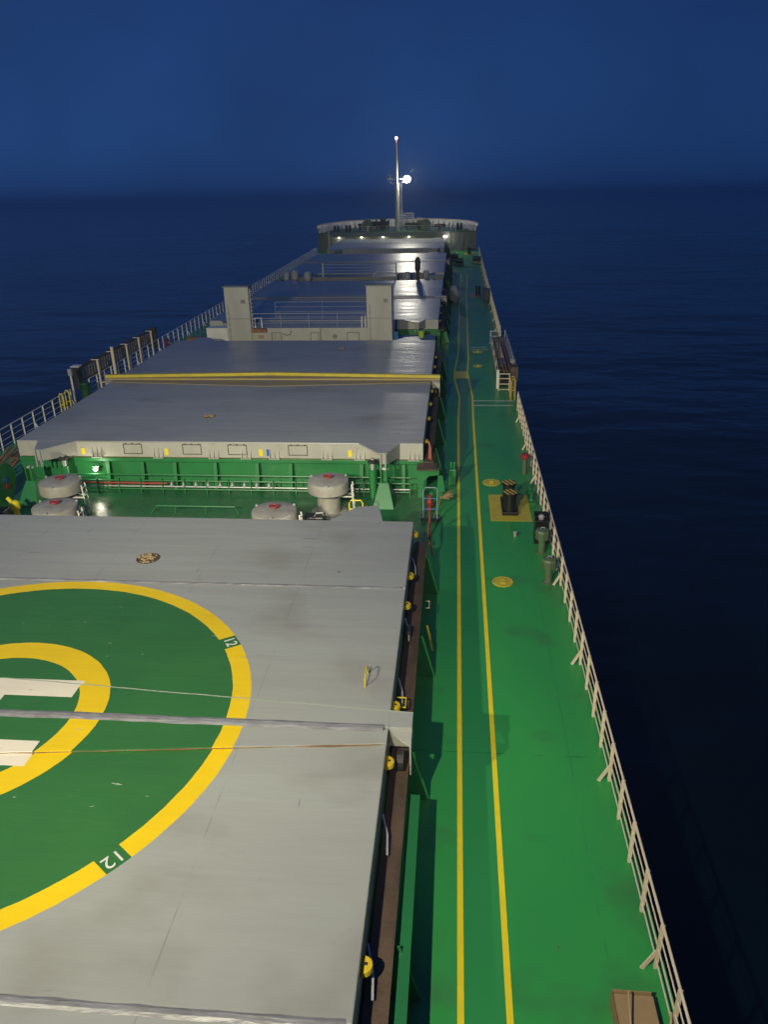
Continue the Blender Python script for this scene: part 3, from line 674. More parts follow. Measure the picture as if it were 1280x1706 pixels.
# corner plates of the second coaming (curved green bracket)
T = thing("corner_bracket", "green curved bracket plate at the starboard corner of the second coaming", "bracket", (9.3, 30.6, 0))
MB().prism([(-0.35, 0.0), (-0.1, 0.0), (-0.1, 0.75), (0.12, 1.0), (0.55, 1.05), (0.55, 1.35), (-0.35, 1.35)], -0.03, 0.03, 'y').build("plate", M['green'], T)
MB().box(-0.4, 0.45, -0.3, 0.5, 1.352, 1.40).build("rusty_top", M['rustbar'], T)
MB().prism([(0.45, 0.0), (0.85, 0.0), (0.7, 1.0), (0.5, 1.0)], 0.05, 0.09, 'y').build("side_plate", M['green'], T)
T = thing("red_hook", "red hanging hook at the near starboard corner of the second cover", "hook", (9.4, 31.6, 1.43))
MB().tube([(0, 0, 0), (0.02, 0.05, 0.6), (-0.05, 0.1, 0.75)], 0.05, 8).tube([(0.08, -0.3, 0.03), (0.05, 0.02, 0.5)], 0.04, 8).build("arm", M['orange'], T)
T = thing("valve_box", "green box with two round stems beside the left yellow line", "valve box", (10.42, 32.2, 0))
MB().box(-0.16, 0.16, -0.2, 0.2, 0, 0.75).build("body", M['green'], T, bevel=0.03)
for dx in (-0.07, 0.07): MB().lathe([(0.055, 0.75), (0.055, 1.0), (0.03, 1.05)], (dx, 0, 0), 10).build("stem", M['green'], T)

# ------------------------------------------------------------------ starboard deck fittings
def bollard(label, x, y, near=True, mat_m='dyellow'):
    T = thing("bollard", label, "bollard", (x, y, 0), "twin bollards on the starboard deck")
    MB().box(-0.8, 0.85, -1.25, 1.45, 0.002, 0.010).build("painted_mat", M[mat_m], T)
    MB().box(-0.32, 0.32, -0.75, 0.95, 0.012, 0.16).build("base", M['black'], T, bevel=0.02)
    for dy in (-0.42, 0.62):
        p_ = MB().lathe([(0.25, 0.16), (0.25, 0.80), (0.30, 0.83), (0.30, 0.93)], (0, dy, 0), 32).build("post", M['black'], T, smooth=True)
        MB().lathe([(0.295, 0.931), (0.295, 0.936)], (0, dy, 0), 32).build("striped_top", M['stripe'] if near else M['black'], p_)
    return T
ms = mat("black_yellow_stripes", (0.02, 0.02, 0.02), 0.45); M['stripe'] = ms
t = ms.node_tree; n = t.nodes; l = t.links; b = n["Principled BSDF"]
geo = n.new("ShaderNodeNewGeometry"); sp = n.new("ShaderNodeSeparateXYZ"); l.new(geo.outputs['Position'], sp.inputs[0])
ad = n.new("ShaderNodeMath"); ad.operation = 'MULTIPLY_ADD'; ad.inputs[1].default_value = 0.55; l.new(sp.outputs[1], ad.inputs[0]); l.new(sp.outputs[0], ad.inputs[2])
dv = n.new("ShaderNodeMath"); dv.operation = 'DIVIDE'; dv.inputs[1].default_value = 0.2; l.new(ad.outputs[0], dv.inputs[0])
fr_ = n.new("ShaderNodeMath"); fr_.operation = 'FRACT'; l.new(dv.outputs[0], fr_.inputs[0])
gt = n.new("ShaderNodeMath"); gt.operation = 'GREATER_THAN'; gt.inputs[1].default_value = 0.5; l.new(fr_.outputs[0], gt.inputs[0])
mx = n.new("ShaderNodeMix"); mx.data_type = 'RGBA'; mx.inputs[6].default_value = (0.015, 0.015, 0.015, 1); mx.inputs[7].default_value = (0.65, 0.45, 0.03, 1)
l.new(gt.outputs[0], mx.inputs[0]); l.new(mx.outputs[2], b.inputs['Base Color'])
bollard("black twin bollard with striped tops standing on a yellow painted mat", 12.78, 29.55)
bollard("small distant twin bollard on a faded pink mat near the bow", 12.9, 87.9, False, 'pink')
bollard("farthest twin bollard, dark, just before the forecastle wall", 12.6, 132.5, False, 'dyellow')
def cover(label, x, y, r_=0.34):
    T = thing("manhole_cover", label, "deck cover", (x, y, 0), "round yellow deck covers")
    MB().lathe([(r_, 0.004), (r_, 0.018), (r_ - 0.03, 0.03), (r_ - 0.05, 0.022), (0.02, 0.028)], n=32).build("disc", M['dyellow'], T)
    MB().box(-0.09, 0.09, -0.14, -0.08, 0.028, 0.06).box(-0.09, 0.09, 0.08, 0.14, 0.028, 0.06).build("lug", M['dyellow'], T)
    for k in range(14): MB().lathe([(0.018, 0.02), (0.018, 0.045)], (0.93 * r_ * math.cos(k * 0.4488), 0.93 * r_ * math.sin(k * 0.4488), 0), 6).build("bolt", M['dyellow'], T)
cover("round yellow deck cover nearest the camera, midway between line and railing", 12.19, 23.3, 0.36)
cover("round yellow deck cover just left of the striped bollard", 12.17, 32.4, 0.40)
cover("round yellow deck cover left of the gangway, third along the deck", 12.12, 54.7, 0.34)
cover("worn yellow deck cover farthest along, beside the white double line", 12.2, 59.3, 0.40)
def air_vent(label, x, y, headm='olive', h=0.95):
    T = thing("air_pipe", label, "air pipe", (x, y, 0), "air pipes along the starboard railing")
    MB().lathe([(0.2, 0.002), (0.2, 0.02), (0.13, 0.03), (0.13, h - 0.42)], n=20).build("pipe", M['olive'], T, smooth=True)
    MB().lathe([(0.15, h - 0.42), (0.25, h - 0.38), (0.27, h - 0.1), (0.24, h - 0.02), (0.1, h)], n=8).build("head", M[headm], T)
    MB().tube([(-0.07, 0, h), (-0.07, 0, h + 0.06), (0.07, 0, h + 0.06), (0.07, 0, h)], 0.014, 6).build("lifting_eye", M['steel'], T)
air_vent("olive air pipe nearest the camera at the railing, with silver eye", 13.72, 23.35)
air_vent("olive air pipe second from the camera, in front of the black box", 13.72, 25.6)
T = thing("fender_box", "black open topped box at the railing behind the air pipes", "box", (13.75, 26.5, 0))
MB().box(-0.24, 0.24, -0.22, 0.22, 0, 0.95).build("body", M['black'], T, bevel=0.02)
MB().box(-0.26, -0.24, -0.24, 0.24, 0.951, 1.15).box(0.24, 0.26, -0.24, 0.24, 0.951, 1.15).box(-0.24, 0.24, 0.22, 0.24, 0.951, 1.15).build("rim", M['black'], T)
MB().lathe([(0.1, 0.951), (0.12, 1.05), (0.06, 1.12)], n=12).build("ball", M['steel'], T)
T = thing("sounding_pipe", "green post with a red cap beside the starboard railing", "pipe", (13.72, 33.6, 0))
MB().lathe([(0.16, 0.002), (0.16, 0.03), (0.11, 0.05), (0.11, 0.75)], n=16).build("pipe", M['olive'], T, smooth=True)
MB().lathe([(0.18, 0.751), (0.21, 0.8), (0.21, 0.93), (0.15, 0.97)], n=16).build("cap", M['red'], T)
T = thing("roller_fairlead", "small green fairlead with two rollers by the railing behind the bollard", "fairlead", (13.75, 30.6, 0))
MB().box(-0.12, 0.18, -0.7, 0.7, 0.002, 0.12).build("base", M['green'], T)
for dy in (-0.4, 0.4): MB().lathe([(0.12, 0.12), (0.07, 0.2), (0.07, 0.4), (0.12, 0.48), (0.1, 0.5)], (0, dy, 0), 14).build("roller", M['green'], T)
T = thing("canvas_bag", "pale cloth covered bundle beside the walkway in the distance", "bundle", (10.3, 83.6, 0))
MB().lathe([(0.5, 0.0), (0.62, 0.25), (0.6, 0.8), (0.5, 1.25), (0.28, 1.6), (0.08, 1.7)], n=14).build("cloth", M['bag'], T, smooth=True)
for lab, x, y in (("low dark deck winch box beyond the walkway, near the forecastle", 10.9, 116.0), ("small dark deck fitting at far starboard railing", 13.5, 118.5), ("dark deck fitting closest to the forecastle steps", 10.2, 122.0)):
    T = thing("deck_fitting", lab, "deck fitting", (x, y, 0))
    MB().box(-0.7, 0.7, -0.3, 0.3, 0, 0.45).build("base", M['dgreen'], T, bevel=0.03)
    MB().tube([(-0.6, 0, 0.75), (0.6, 0, 0.75)], 0.3, 14).build("drum", M['dark'], T)
T = thing("box_fitting", "small dark grey box standing by the far starboard railing", "box", (13.7, 84.5, 0))
MB().box(-0.3, 0.3, -0.6, 0.6, 0, 1.1).build("body", M['dark'], T, bevel=0.05); MB().box(-0.32, 0.32, -0.62, 0.62, 1.101, 1.16).build("lid", M['dark'], T)

# cardboard box and sticks, bottom right
T = thing("cardboard_box", "flattened brown cardboard box lying on deck by the nearest railing", "cardboard box", (13.55, 8.15, 0))
MB().box(-0.33, 0.33, -0.62, 0.62, 0.01, 0.30).build("body", M['card'], T, bevel=0.015)
MB().box(-0.33, 0.33, -0.28, 0.60, 0.302, 0.316).build("top_flap", M['card'], T)
MB().box(-0.34, -0.335, -0.60, 0.66, 0.01, 0.36).box(-0.33, 0.31, 0.625, 0.64, 0.01, 0.37).build("side_flap", M['card'], T)
T = thing("wooden_stick", "pale wooden stick leaning across the cardboard box", "stick", (13.4, 8.3, 0))
MB().tube([(-0.03, -0.45, 0.30), (0.02, 0.3, 0.62)], 0.018, 8).build("stick", M['wood'], T)
T = thing("wooden_stick", "wooden stick leaning on the railing right of the cardboard box", "stick", (13.95, 8.0, 0))
MB().tube([(-0.06, -0.4, 0.02), (0.1, 0.35, 0.55)], 0.02, 8).build("stick", M['wood'], T)

T = thing("deck_plug", "tiny grey sounding plug on deck between bollard mat and air pipes", "deck plug", (12.85, 26.9, 0))
MB().lathe([(0.06, 0.002), (0.06, 0.14), (0.08, 0.15), (0.08, 0.2), (0.03, 0.22)], n=12).build("plug", M['ventgrey'], T)
T = thing("coaming_ladder", "short yellow ladder rail on the outboard side of the near coaming", "ladder", (9.86, 19.0, 0))
MB().bar((0.06, 0, 0.05), (-0.12, 0, 0.9), 0.07, 0.03).bar((-0.02, -0.12, 0.55), (-0.02, 0.12, 0.55), 0.03, 0.03).build("rail", M['dyellow'], T)
MB().tube([(-0.2, 0.9, 0.95), (-0.08, 0.9, 0.95), (-0.08, 1.3, 0.95), (-0.2, 1.3, 0.95)], 0.018, 6).build("rung", M['cream'], T)
# ------------------------------------------------------------------ railings
def railing(label, x, y0, y1, side, m='cream', brace0=0, pitch=1.14, cat="railing", top=1.1):
    T = thing("railing", label, cat, (x, y0, 0))
    nn = int(round((y1 - y0) / pitch)); rb = MB(); Lr = nn * pitch
    MB().tube([(0, -0.1, top), (0, Lr + 0.1, top)], 0.026, 8).build("top_rail", M[m], T)
    for z in (0.20, 0.50, 0.80):
        MB().tube([(0, -0.05, z), (0, Lr + 0.05, z)], 0.015, 6).build("lower_rail", M[m], T)
    for i in range(nn + 1):
        y = i * pitch
        st = MB().box(-0.04, 0.04, y - 0.011, y + 0.011, 0.06, top + 0.0)
        st.box(-0.03, 0.03, y - 0.008, y + 0.008, -0.002, 0.06)
        if (i + brace0) % 4 == 0:
            st.bar((-side * 0.02, y, 0.45), (-side * 0.24, y - 0.02, 0.02), 0.03, 0.075)
        st.build("stanchion", M[m], T)
    return T
P0 = 9.48 - 1.14 * 6
railing("cream starboard railing from the camera to the olive air pipes", 14.12, P0, P0 + 1.14 * 36, 1, brace0=2)
railing("starboard railing beyond the stowed gangway, running to the bow", 14.12, 64.2, 64.2 + 1.14 * 60, 1, brace0=1)
railing("pale port railing at left beyond the near covers, ending at the gangway posts", -12.9, 28.0, 44.5, -1, m='white', brace0=2)
railing("short port railing inboard of the stowed gangway", -12.9, 46.6, 59.5, -1, m='white', brace0=1)
railing("port railing beyond the gangway, running far up to the forecastle", -12.9, 61.5, 61.5 + 1.14 * 64, -1, m='white', brace0=0)

# ------------------------------------------------------------------ gangways
def gangway(label, x, y0, y1, side):
    T = thing("gangway", label, "gangway", (x, (y0 + y1) / 2, 0), "stowed accommodation ladders"); Lh = (y1 - y0) / 2
    return T, Lh
T, Lh = gangway("stowed starboard gangway ladder, cream side beams and red steps, outboard at the railing", 13.75, 48.6, 61.6, 1)
MB().bar((-0.50, -Lh, 0.35), (-0.50, Lh, 0.55), 0.05, 0.45).build("side_beam", M['cream'], T)
MB().bar((0.45, -Lh, 0.35), (0.45, Lh, 0.55), 0.05, 0.45).build("side_beam", M['steel'], T)
for k in range(22):
    y = -Lh + 0.4 + k * 0.57; z = 0.35 + (y + Lh) / (2 * Lh) * 0.2
    MB().box(-0.46, 0.42, y - 0.1, y + 0.1, z, z + 0.04).build("step", M['rust'] if k % 2 else M['dark'], T)
mb = MB()
for k in range(5):
    y = -Lh + 0.3 + k * 3.1
    mb.tube([(-0.5, y, 0.5), (-0.5, y, 1.15)], 0.03, 6).tube([(0.6, y, 0.2), (0.6, y, 1.3)], 0.03, 6)
mb.tube([(-0.5, -Lh + 0.3, 1.1), (-0.5, -Lh + 12.7, 1.15)], 0.025, 6); mb.tube([(0.6, -Lh, 1.3), (0.6, Lh - 1, 1.3)], 0.03, 6)
mb.build("handrail", M['cream'], T)
for k in range(3): MB().tube([(-0.1 + k * 0.2, -Lh + 1, 0.85), (-0.15 + k * 0.22, 0, 0.95), (0.0 + k * 0.1, Lh - 1.5, 1.0)], 0.05, 6).build("brace_pipe", M['rust'], T)
MB().box(-0.18, 0.12, -1.5, 3.2, 0.70, 0.95).build("falls_beam", M['cream'], T)
MB().box(-0.2, 0.14, -3.0, -1.6, 0.72, 0.9).build("blue_cover", M['blue'], T)
MB().box(0.42, 0.74, -Lh + 3, Lh - 3.5, 0.95, 1.2).build("net_roll", M['bag'], T)
fp = MB()
for z in (0.1, 0.45, 0.8, 1.1): fp.tube([(-0.5, -Lh - 0.6, z), (0.15, -Lh - 0.6, z)], 0.03, 6)
for x in (-0.5, 0.15): fp.tube([(x, -Lh - 0.6, 0), (x, -Lh - 0.6, 1.15)], 0.035, 6)
fp.build("end_frame", M['cream'], T)
fp = MB()
for z in (0.7, 1.1): fp.tube([(-0.5, Lh + 0.2, z), (0.3, Lh + 0.2, z)], 0.03, 6)
for x in (-0.5, 0.3): fp.tube([(x, Lh + 0.2, 0.1), (x, Lh + 0.2, 1.15)], 0.03, 6)
fp.build("end_frame", M['white'], T)
MB().box(0.25, 0.7, -Lh - 0.1, -Lh + 0.7, 0.5, 1.4).build("winch_box", M['rustbar'], T); MB().tube([(0.4, -Lh - 0.2, 0), (0.4, -Lh - 0.2, 0.9)], 0.1, 10).build("winch_post", M['olive'], T)
def hoops(label, x, y, m, side):
    T = thing("boarding_hoop", label, "handrail", (x, y, 0), "boarding hoops at the railings")
    for dy in (0, 0.75):
        MB().tube([(-0.12, dy, 0), (-0.12, dy, 1.15), (-0.06, dy, 1.28), (0.06, dy, 1.28), (0.12, dy, 1.15), (0.12, dy, 0.0)], 0.032, 8).tube([(-0.12, dy, 0.6), (0.12, dy, 0.6)], 0.025, 6).build("hoop", M[m], T)
hoops("orange yellow boarding hoops at the near end of the starboard gangway", 14.0, 45.6, 'tanpipe', 1) if 'tanpipe' in M else hoops("orange yellow boarding hoops at the near end of the starboard gangway", 14.0, 45.9, 'amber', 1)
hoops("yellow boarding hoops on the port side before the gangway", -12.7, 42.4, 'yellow', -1)
T = thing("line_post", "small white post with dark foot beside the starboard gangway", "post", (13.2, 48.6, 0))
MB().bar((0, 0, 0), (0, 0.05, 1.2), 0.16, 0.06).build("post", M['white'], T); MB().box(0.12, 0.4, 0.4, 0.8, 0, 0.7).build("foot_box", M['black'], T)

T, Lh = gangway("stowed port gangway standing on edge, dark slatted side behind pale posts", -13.35, 46.4, 59.4, -1)
MB().bar((0, -Lh, 1.88), (0, Lh, 1.82), 0.12, 0.12).bar((0, -Lh, 1.02), (0, Lh, 0.75), 0.12, 0.12).build("side_beam", M['rustbar'], T)
for k in range(32):
    y = -Lh + 0.25 + k * 0.402
    MB().bar((0, y, 1.0), (0, y, 1.85), 0.06, 0.17).build("slat", M['slat'], T)
MB().box(-0.25, 0.2, -Lh - 0.35, -Lh - 0.02, 0.6, 2.0).build("end_plate", M['dark'], T); MB().box(-0.3, 0.25, -Lh - 0.45, -Lh + 0.05, 2.001, 2.06).build("end_cap", M['white'], T)
MB().box(-0.25, 0.2, Lh + 0.02, Lh + 0.35, 0.4, 1.95).build("end_plate", M['dark'], T)
for y in (48.0, 50.4, 52.8, 55.1, 57.6):
    big = y == 50.4
    tag(MB().bar((0, 0, 0), (0, 0, 2.35 if big else 2.05), 0.17 if big else 0.10, 0.14).box(-0.42, 0.1, -0.03, 0.03, 2.0, 2.045).build("davit_post", M['cream'], loc=(-12.9 + 0.12, y, 0)),
        {48.0: "pale davit post nearest the camera at the port gangway, rust stained foot", 50.4: "tallest and thickest davit post of the port gangway", 52.8: "davit post in the middle of the port gangway",
         55.1: "davit post fourth along the port gangway", 57.6: "farthest davit post of the port gangway, near the red lifebuoy"}[y], "post", "davit posts of the port gangway")
T = thing("lifebuoy", "red lifebuoy hanging on a white frame at the port railing", "lifebuoy", (-12.6, 60.1, 0))
MB().tube([(0.0, 0.36 * math.cos(R(a)), 0.6 + 0.36 * math.sin(R(a))) for a in range(0, 361, 20)], 0.07, 8, False).build("ring", M['red'], T, smooth=True)
MB().tube([(-0.1, -0.5, 0), (-0.1, -0.5, 1.2), (-0.1, 0.7, 1.2), (-0.1, 0.7, 0)], 0.04, 8).build("frame", M['white'], T)
T = thing("green_post", "thick dark green post at the near end of the port gangway", "post", (-12.7, 45.5, 0))
MB().lathe([(0.3, 0), (0.28, 1.05), (0.32, 1.1), (0.3, 1.15)], n=18).build("post", M['dgreen'], T, smooth=True)
T = thing("signal_lamp_post", "thin pale post with a small lamp box above the port railing", "lamp post", (-12.85, 44.3, 0))
MB().tube([(0, 0, 0), (0, 0, 1.9)], 0.06, 8).build("post", M['cream'], T); MB().box(-0.1, 0.12, -0.1, 0.1, 1.901, 2.3).build("lamp_box", M['steel'], T)
T = thing("red_pipe_stack", "rusty red pipes stacked outboard at the port coaming corner", "pipes", (-10.6, 32.6, 0))
for k in range(4): MB().tube([(-0.6 + k * 0.3, -0.8, 0.3 + 0.15 * (k % 2)), (-0.7 + k * 0.35, 1.4, 0.9)], 0.07, 8).build("pipe", M['rust'], T)

# ------------------------------------------------------------------ deckhouses with tall grey pillars between covers
def rails(T, pts, z0, h, m, nbar=3, step=1.6, r_=0.02):
    for (a, c) in zip(pts[:-1], pts[1:]):
        a = Vector((*a, z0)); c = Vector((*c, z0)); d = c - a; k = max(1, int(d.length / step))
        mb = MB()
        for i in range(nbar):
            zz = h * (i + 1) / nbar
            mb.tube([a + Vector((0, 0, zz)), c + Vector((0, 0, zz))], r_ * (1.2 if i == nbar - 1 else 0.8), 6)
        for i in range(k + 1):
            q = a + d * i / k; mb.tube([q, q + Vector((0, 0, h))], r_, 6)
        mb.build("guard_rail", m, T)
T = thing("deckhouse", "grey deckhouse with two tall pillars and rails on top, behind the second cover", "deckhouse", (0, 57, 0))
MB().box(-4.5, 4.1, -1.0, 1.8, 0, 2.5).build("wall", M['skirt'], T, bevel=0.02)
for x0, x1 in ((-6.25, -4.45), (4.1, 5.92)):
    MB().box(x0, x1, -1.1, -0.2, 0, 5.42).build("pillar", M['skirt'], T, bevel=0.02)
    MB().box(x0 - 0.06, x1 + 0.06, -1.16, -0.14, 5.421, 5.5).build("pillar_cap", M['fcgrey'], T)
for x0, x1 in ((-6.25, -4.45), (4.1, 5.92)):
    MB().box(x0 + 0.02, x1 - 0.02, -1.112, -1.101, 3.18, 3.22).build("seam_strip", M['fcgrey'], T)
    MB().tube([(x0 + 0.22, -1.16, 0), (x0 + 0.22, -1.16, 4.2)], 0.035, 6).build("pipe", M['skirt'], T)
    for z in (1.2, 2.4, 3.6): MB().box(x0 + 0.16, x0 + 0.28, -1.2, -1.101, z, z + 0.05).build("pipe_clamp", M['fcgrey'], T)
    MB().box(x1 - 0.6, x1 - 0.3, -1.18, -1.101, 4.3, 4.55).build("junction_box", M['fcgrey'], T)
rails(T, [(-4.35, -0.9), (4.0, -0.9)], 2.5, 1.03, M['steel'], 3, 2.0)
rails(T, [(-3.2, 1.7), (4.0, 1.7)], 2.5, 1.45, M['steel'], 4, 2.4, 0.014)
MB().tube([(-4.2, -0.85, 2.5), (-4.2, -0.85, 3.2), (-3.7, -0.85, 3.2), (-3.7, -0.85, 2.5)], 0.05, 8).build("ladder_hoop", M['white'], T)
MB().tube([(3.7, -0.85, 2.5), (3.7, -0.85, 3.3), (3.95, -0.85, 3.3), (3.95, -0.85, 2.5)], 0.05, 8).build("ladder_hoop", M['white'], T)
MB().box(-4.4, -3.3, -1.35, -1.02, 2.25, 2.5).build("rusty_tray", M['rust'], T)
for x, w_ in ((-3.0, 0.75), (-0.1, 0.6), (2.6, 0.9)):
    mb = MB(); z0, z1 = 1.55, 2.15
    mb.box(x, x + w_, -1.03, -1.003, z0, z0 + 0.03).box(x, x + w_, -1.03, -1.003, z1, z1 + 0.03).box(x, x + 0.03, -1.03, -1.003, z0, z1).box(x + w_ - 0.03, x + w_, -1.03, -1.003, z0, z1)
    mb.build("door_frame", M['dark'], T)
MB().box(0.62, 0.67, -1.03, -1.003, 1.3, 2.48).build("seam_strip", M['dark'], T)
MB().box(-4.0, -3.6, -1.06, -1.003, 1.75, 2.0).build("red_notice", M['pink'], T)
MB().tube([(1.7, -1.05, 1.9), (1.7, -1.15, 1.9)], 0.16, 14).build("vent_disc", M['fcgrey'], T)
MB().tube([(-1.5, -1.04, 2.3), (-1.6, -1.08, 2.05), (-1.9, -1.08, 2.0), (-2.1, -1.05, 2.1)], 0.025, 6).build("cable", M['dark'], T)
mb = MB()
for x in (5.98,): mb.bar((x + 0.03, -0.95, 1.2), (x + 0.03, -0.95, 5.3), 0.03, 0.08).bar((x + 0.03, -0.55, 1.2), (x + 0.03, -0.55, 5.3), 0.03, 0.08)
mb.build("ladder", M['blue'], T)
mb = MB()
for k in range(10): mb.bar((-4.38, -0.9, 2.6 + k * 0.28), (-4.25, -0.9, 2.6 + k * 0.28), 0.04, 0.04)
mb.bar((-4.36, -1.0, 2.5), (-4.36, -1.0, 5.3), 0.04, 0.04); mb.build("ladder", M['steel'], T)

T = thing("deckhouse", "distant deckhouse with pipe rails on top, between third and fourth covers", "deckhouse", (0, 87.5, 0))
MB().box(-7.0, 4.0, -1.2, 1.2, 0, 2.3).build("wall", M['fcgrey'], T, bevel=0.02)
rails(T, [(-4.0, -1.1), (4.0, -1.1)], 2.3, 1.3, M['steel'], 4, 8.0, 0.035)
MB().bar((-4.0, -1.1, 2.3), (-4.0, -1.1, 3.75), 0.18, 0.1).bar((4.0, -1.1, 1.0), (4.0, -1.1, 3.75), 0.14, 0.1).build("corner_post", M['skirt'], T)
MB().bar((1.5, -1.25, 2.3), (1.9, -1.25, 2.9), 0.06, 0.06).build("white_strut", M['white'], T)
for x in (-5.5, -2.0, 1.5): MB().box(x, x + 0.7, -1.23, -1.203, 0.5, 1.9).build("door", M['skirt'], T)
def small_vent(label, x, y, h, r_, g="goose vents by the third crossdeck", z=0.0, m='skirt'):
    T = thing("crossdeck_vent", label, "ventilator", (x, y, z), g)
    MB().lathe([(r_ * 0.6, 0), (r_ * 0.6, h * 0.7)], n=14).build("stem", M[m], T, smooth=True)
    MB().lathe([(r_ * 0.65, h * 0.65), (r_, h * 0.7), (r_, h * 0.92), (r_ * 0.6, h)], n=18).build("cap", M[m], T, smooth=True)
small_vent("distant mushroom vent left of the second deckhouse, leftmost of three", -8.2, 87.0, 2.8, 0.36)
small_vent("distant mushroom vent left of the second deckhouse, middle one", -7.1, 86.0, 3.1, 0.42)
small_vent("distant mushroom vent touching the second deckhouse wall", -5.6, 85.6, 3.0, 0.42)
small_vent("distant vent just starboard of the second deckhouse", 5.2, 87.0, 2.7, 0.36)
small_vent("distant vent made tall and dark to stand for a shadow column", 6.35, 86.2, 4.3, 0.30, m='dark')  # height and dark colour imitate the shadow streak cast by the mast lamp
small_vent("distant vent farther starboard of the second deckhouse", 7.2, 87.3, 2.8, 0.34)
T = thing("distant_locker", "dark locker at the starboard end of the second crossdeck house", "locker", (8.2, 87.6, 0))
MB().box(-0.9, 0.9, -0.8, 0.8, 0, 2.1).build("body", M['fcgrey'], T, bevel=0.05); MB().box(-0.95, 0.95, -0.85, 0.85, 2.101, 2.2).build("lid", M['bag'], T)

# crossdeck clutter near the first deckhouse
T = thing("blue_tank", "blue tank on the crossdeck right of the starboard pillar", "tank", (8.0, 59.2, 0))
MB().box(-1.9, 0.9, -0.5, 0.6, 0, 1.15).build("body", M['blue'], T, bevel=0.06); MB().box(-1.95, 0.95, -0.55, 0.65, 1.151, 1.2).build("lid", M['blue'], T)
T = thing("lime_drum", "small lime green drum on the blue tank", "drum", (7.9, 58.9, 1.2))
MB().lathe([(0.2, 0), (0.22, 0.1), (0.22, 0.45), (0.14, 0.52)], n=16).build("drum", M['lime'], T)
tag(MB().prism([(-0.2, 0.0), (0.2, 0.0), (0.14, 0.9), (-0.22, 0.9)], -0.03, 0.03, 'y').build("blue_sheet", M['lblue'], loc=(6.05, 57.6, 1.0)), "bright blue plastic sheet hanging beside the starboard pillar", "sheet")
T = thing("white_locker", "white locker left of the port pillar by the railing", "locker", (-7.6, 58.2, 0))
MB().box(-0.85, 0.85, -0.5, 0.5, 1.0, 2.2).build("body", M['white'], T, bevel=0.04); MB().box(-0.8, 0.8, -0.45, 0.45, 0, 0.999).build("plinth", M['blue'], T)
MB().box(0.86, 1.05, -0.6, -0.4, 0, 1.1).build("red_post", M['red'], T)
T = thing("rusty_winch", "rust brown winch left of the white locker", "winch", (-9.7, 58.6, 0))
MB().tube([(-0.6, 0, 0.9), (0.6, 0, 0.9)], 0.5, 16).build("drum", M['rust'], T); MB().box(-0.7, 0.7, -0.4, 0.4, 0, 0.6).build("base", M['dgreen'], T)

# ------------------------------------------------------------------ forecastle
FY = 138.0
T = thing("forecastle", "raised grey forecastle at the bow with pale bulwark around its top", "forecastle", (0, FY, 0))
bow = [(13.85, 0), (13.5, 3), (12.2, 7), (9.4, 10.6), (5.2, 13.2), (0, 14), (-5.2, 13.2), (-9.2, 10.6), (-11.7, 7), (-12.9, 3), (-13.1, 0)]
MB().prism([(13.84, 0.0)] + bow[1:-1] + [(-13.09, 0.0)], 3.0, 3.15).build("upper_deck", M['dgreen'], T)
MB().box(-13.0, 13.75, 0.9, 1.0, 0, 2.998).build("bulkhead", M['fcgrey'], T)
MB().box(-10.8, 9.3, -0.05, 0.0, 2.45, 3.16).build("fascia", M['fcgrey'], T)
for x in [-12.6, -11.7, 10.2, 11.2, 12.2, 13.2]:
    MB().bar((x, 0.85, 0.1), (x + (0.0 if x in (-12.6, 13.2) else (0.9 if x > 0 else -0.8)), 0.85, 2.9), 0.12, 0.08).build("stiffener", M['fcgrey'], T)
# side plating below the deck from the bulwark corners
for k in (0, -1):
    x, y = bow[k]; s_ = 1 if x > 0 else -1
    a, c = sorted((x - s_ * 0.02, x - s_ * 0.12)); MB().box(a, c, -0.3, 0.89, 0, 3.9).build("side_plate", M['fcgrey'], T)
bw = MB(); top = []; bot = []
fine = []
for i in range(len(bow) - 1):
    for k in range(4): fine.append((bow[i][0] + (bow[i + 1][0] - bow[i][0]) * k / 4, bow[i][1] + (bow[i + 1][1] - bow[i][1]) * k / 4))
fine.append(bow[-1])
def bz(y): return 4.2 + 0.16 * y / 14
vs = []; fs = []
for (x, y) in fine:
    f_ = 1.02; vs += [(x * 0.995, y, 3.16), (x * f_, y * 1.0 + 0.2, bz(y)), (x * f_ - 0.06 * (1 if x > 0 else -1), y + 0.14, bz(y)), (x * 0.99, y - 0.06, 3.16)]
nf = len(fine)
for i in range(nf - 1):
    for c in range(4): fs.append((i * 4 + c, i * 4 + (c + 1) % 4, (i + 1) * 4 + (c + 1) % 4, (i + 1) * 4 + c))
bw.add(vs, fs); bw.build("bulwark", M['white'], T)
cap = MB(); cap.tube([(x * 1.015, y + 0.15, bz(y) + 0.03) for x, y in fine], 0.09, 6); cap.build("bulwark_cap", M['cream'], T)
for i in range(1, nf - 1):
    x, y = fine[i]; d = Vector((-x * 0.08, -max(y, 1) * 0.05 - 0.15, 0)); d = d.normalized() * 0.8
    o = MB().prism([(0, 0.0), (0.75, 0.0), (0.05, 0.95), (0, 0.95)], -0.05, 0.05, 'y').build("bulwark_stay", M['white'], T)
    o.location = (x * 0.985, y - 0.08, 3.17); o.rotation_euler = (0, 0, math.atan2(d.y, d.x))
rails(T, [(-6.0, 0.1), (8.0, 0.1)], 3.16, 0.95, M['steel'], 3, 2.2, 0.025)
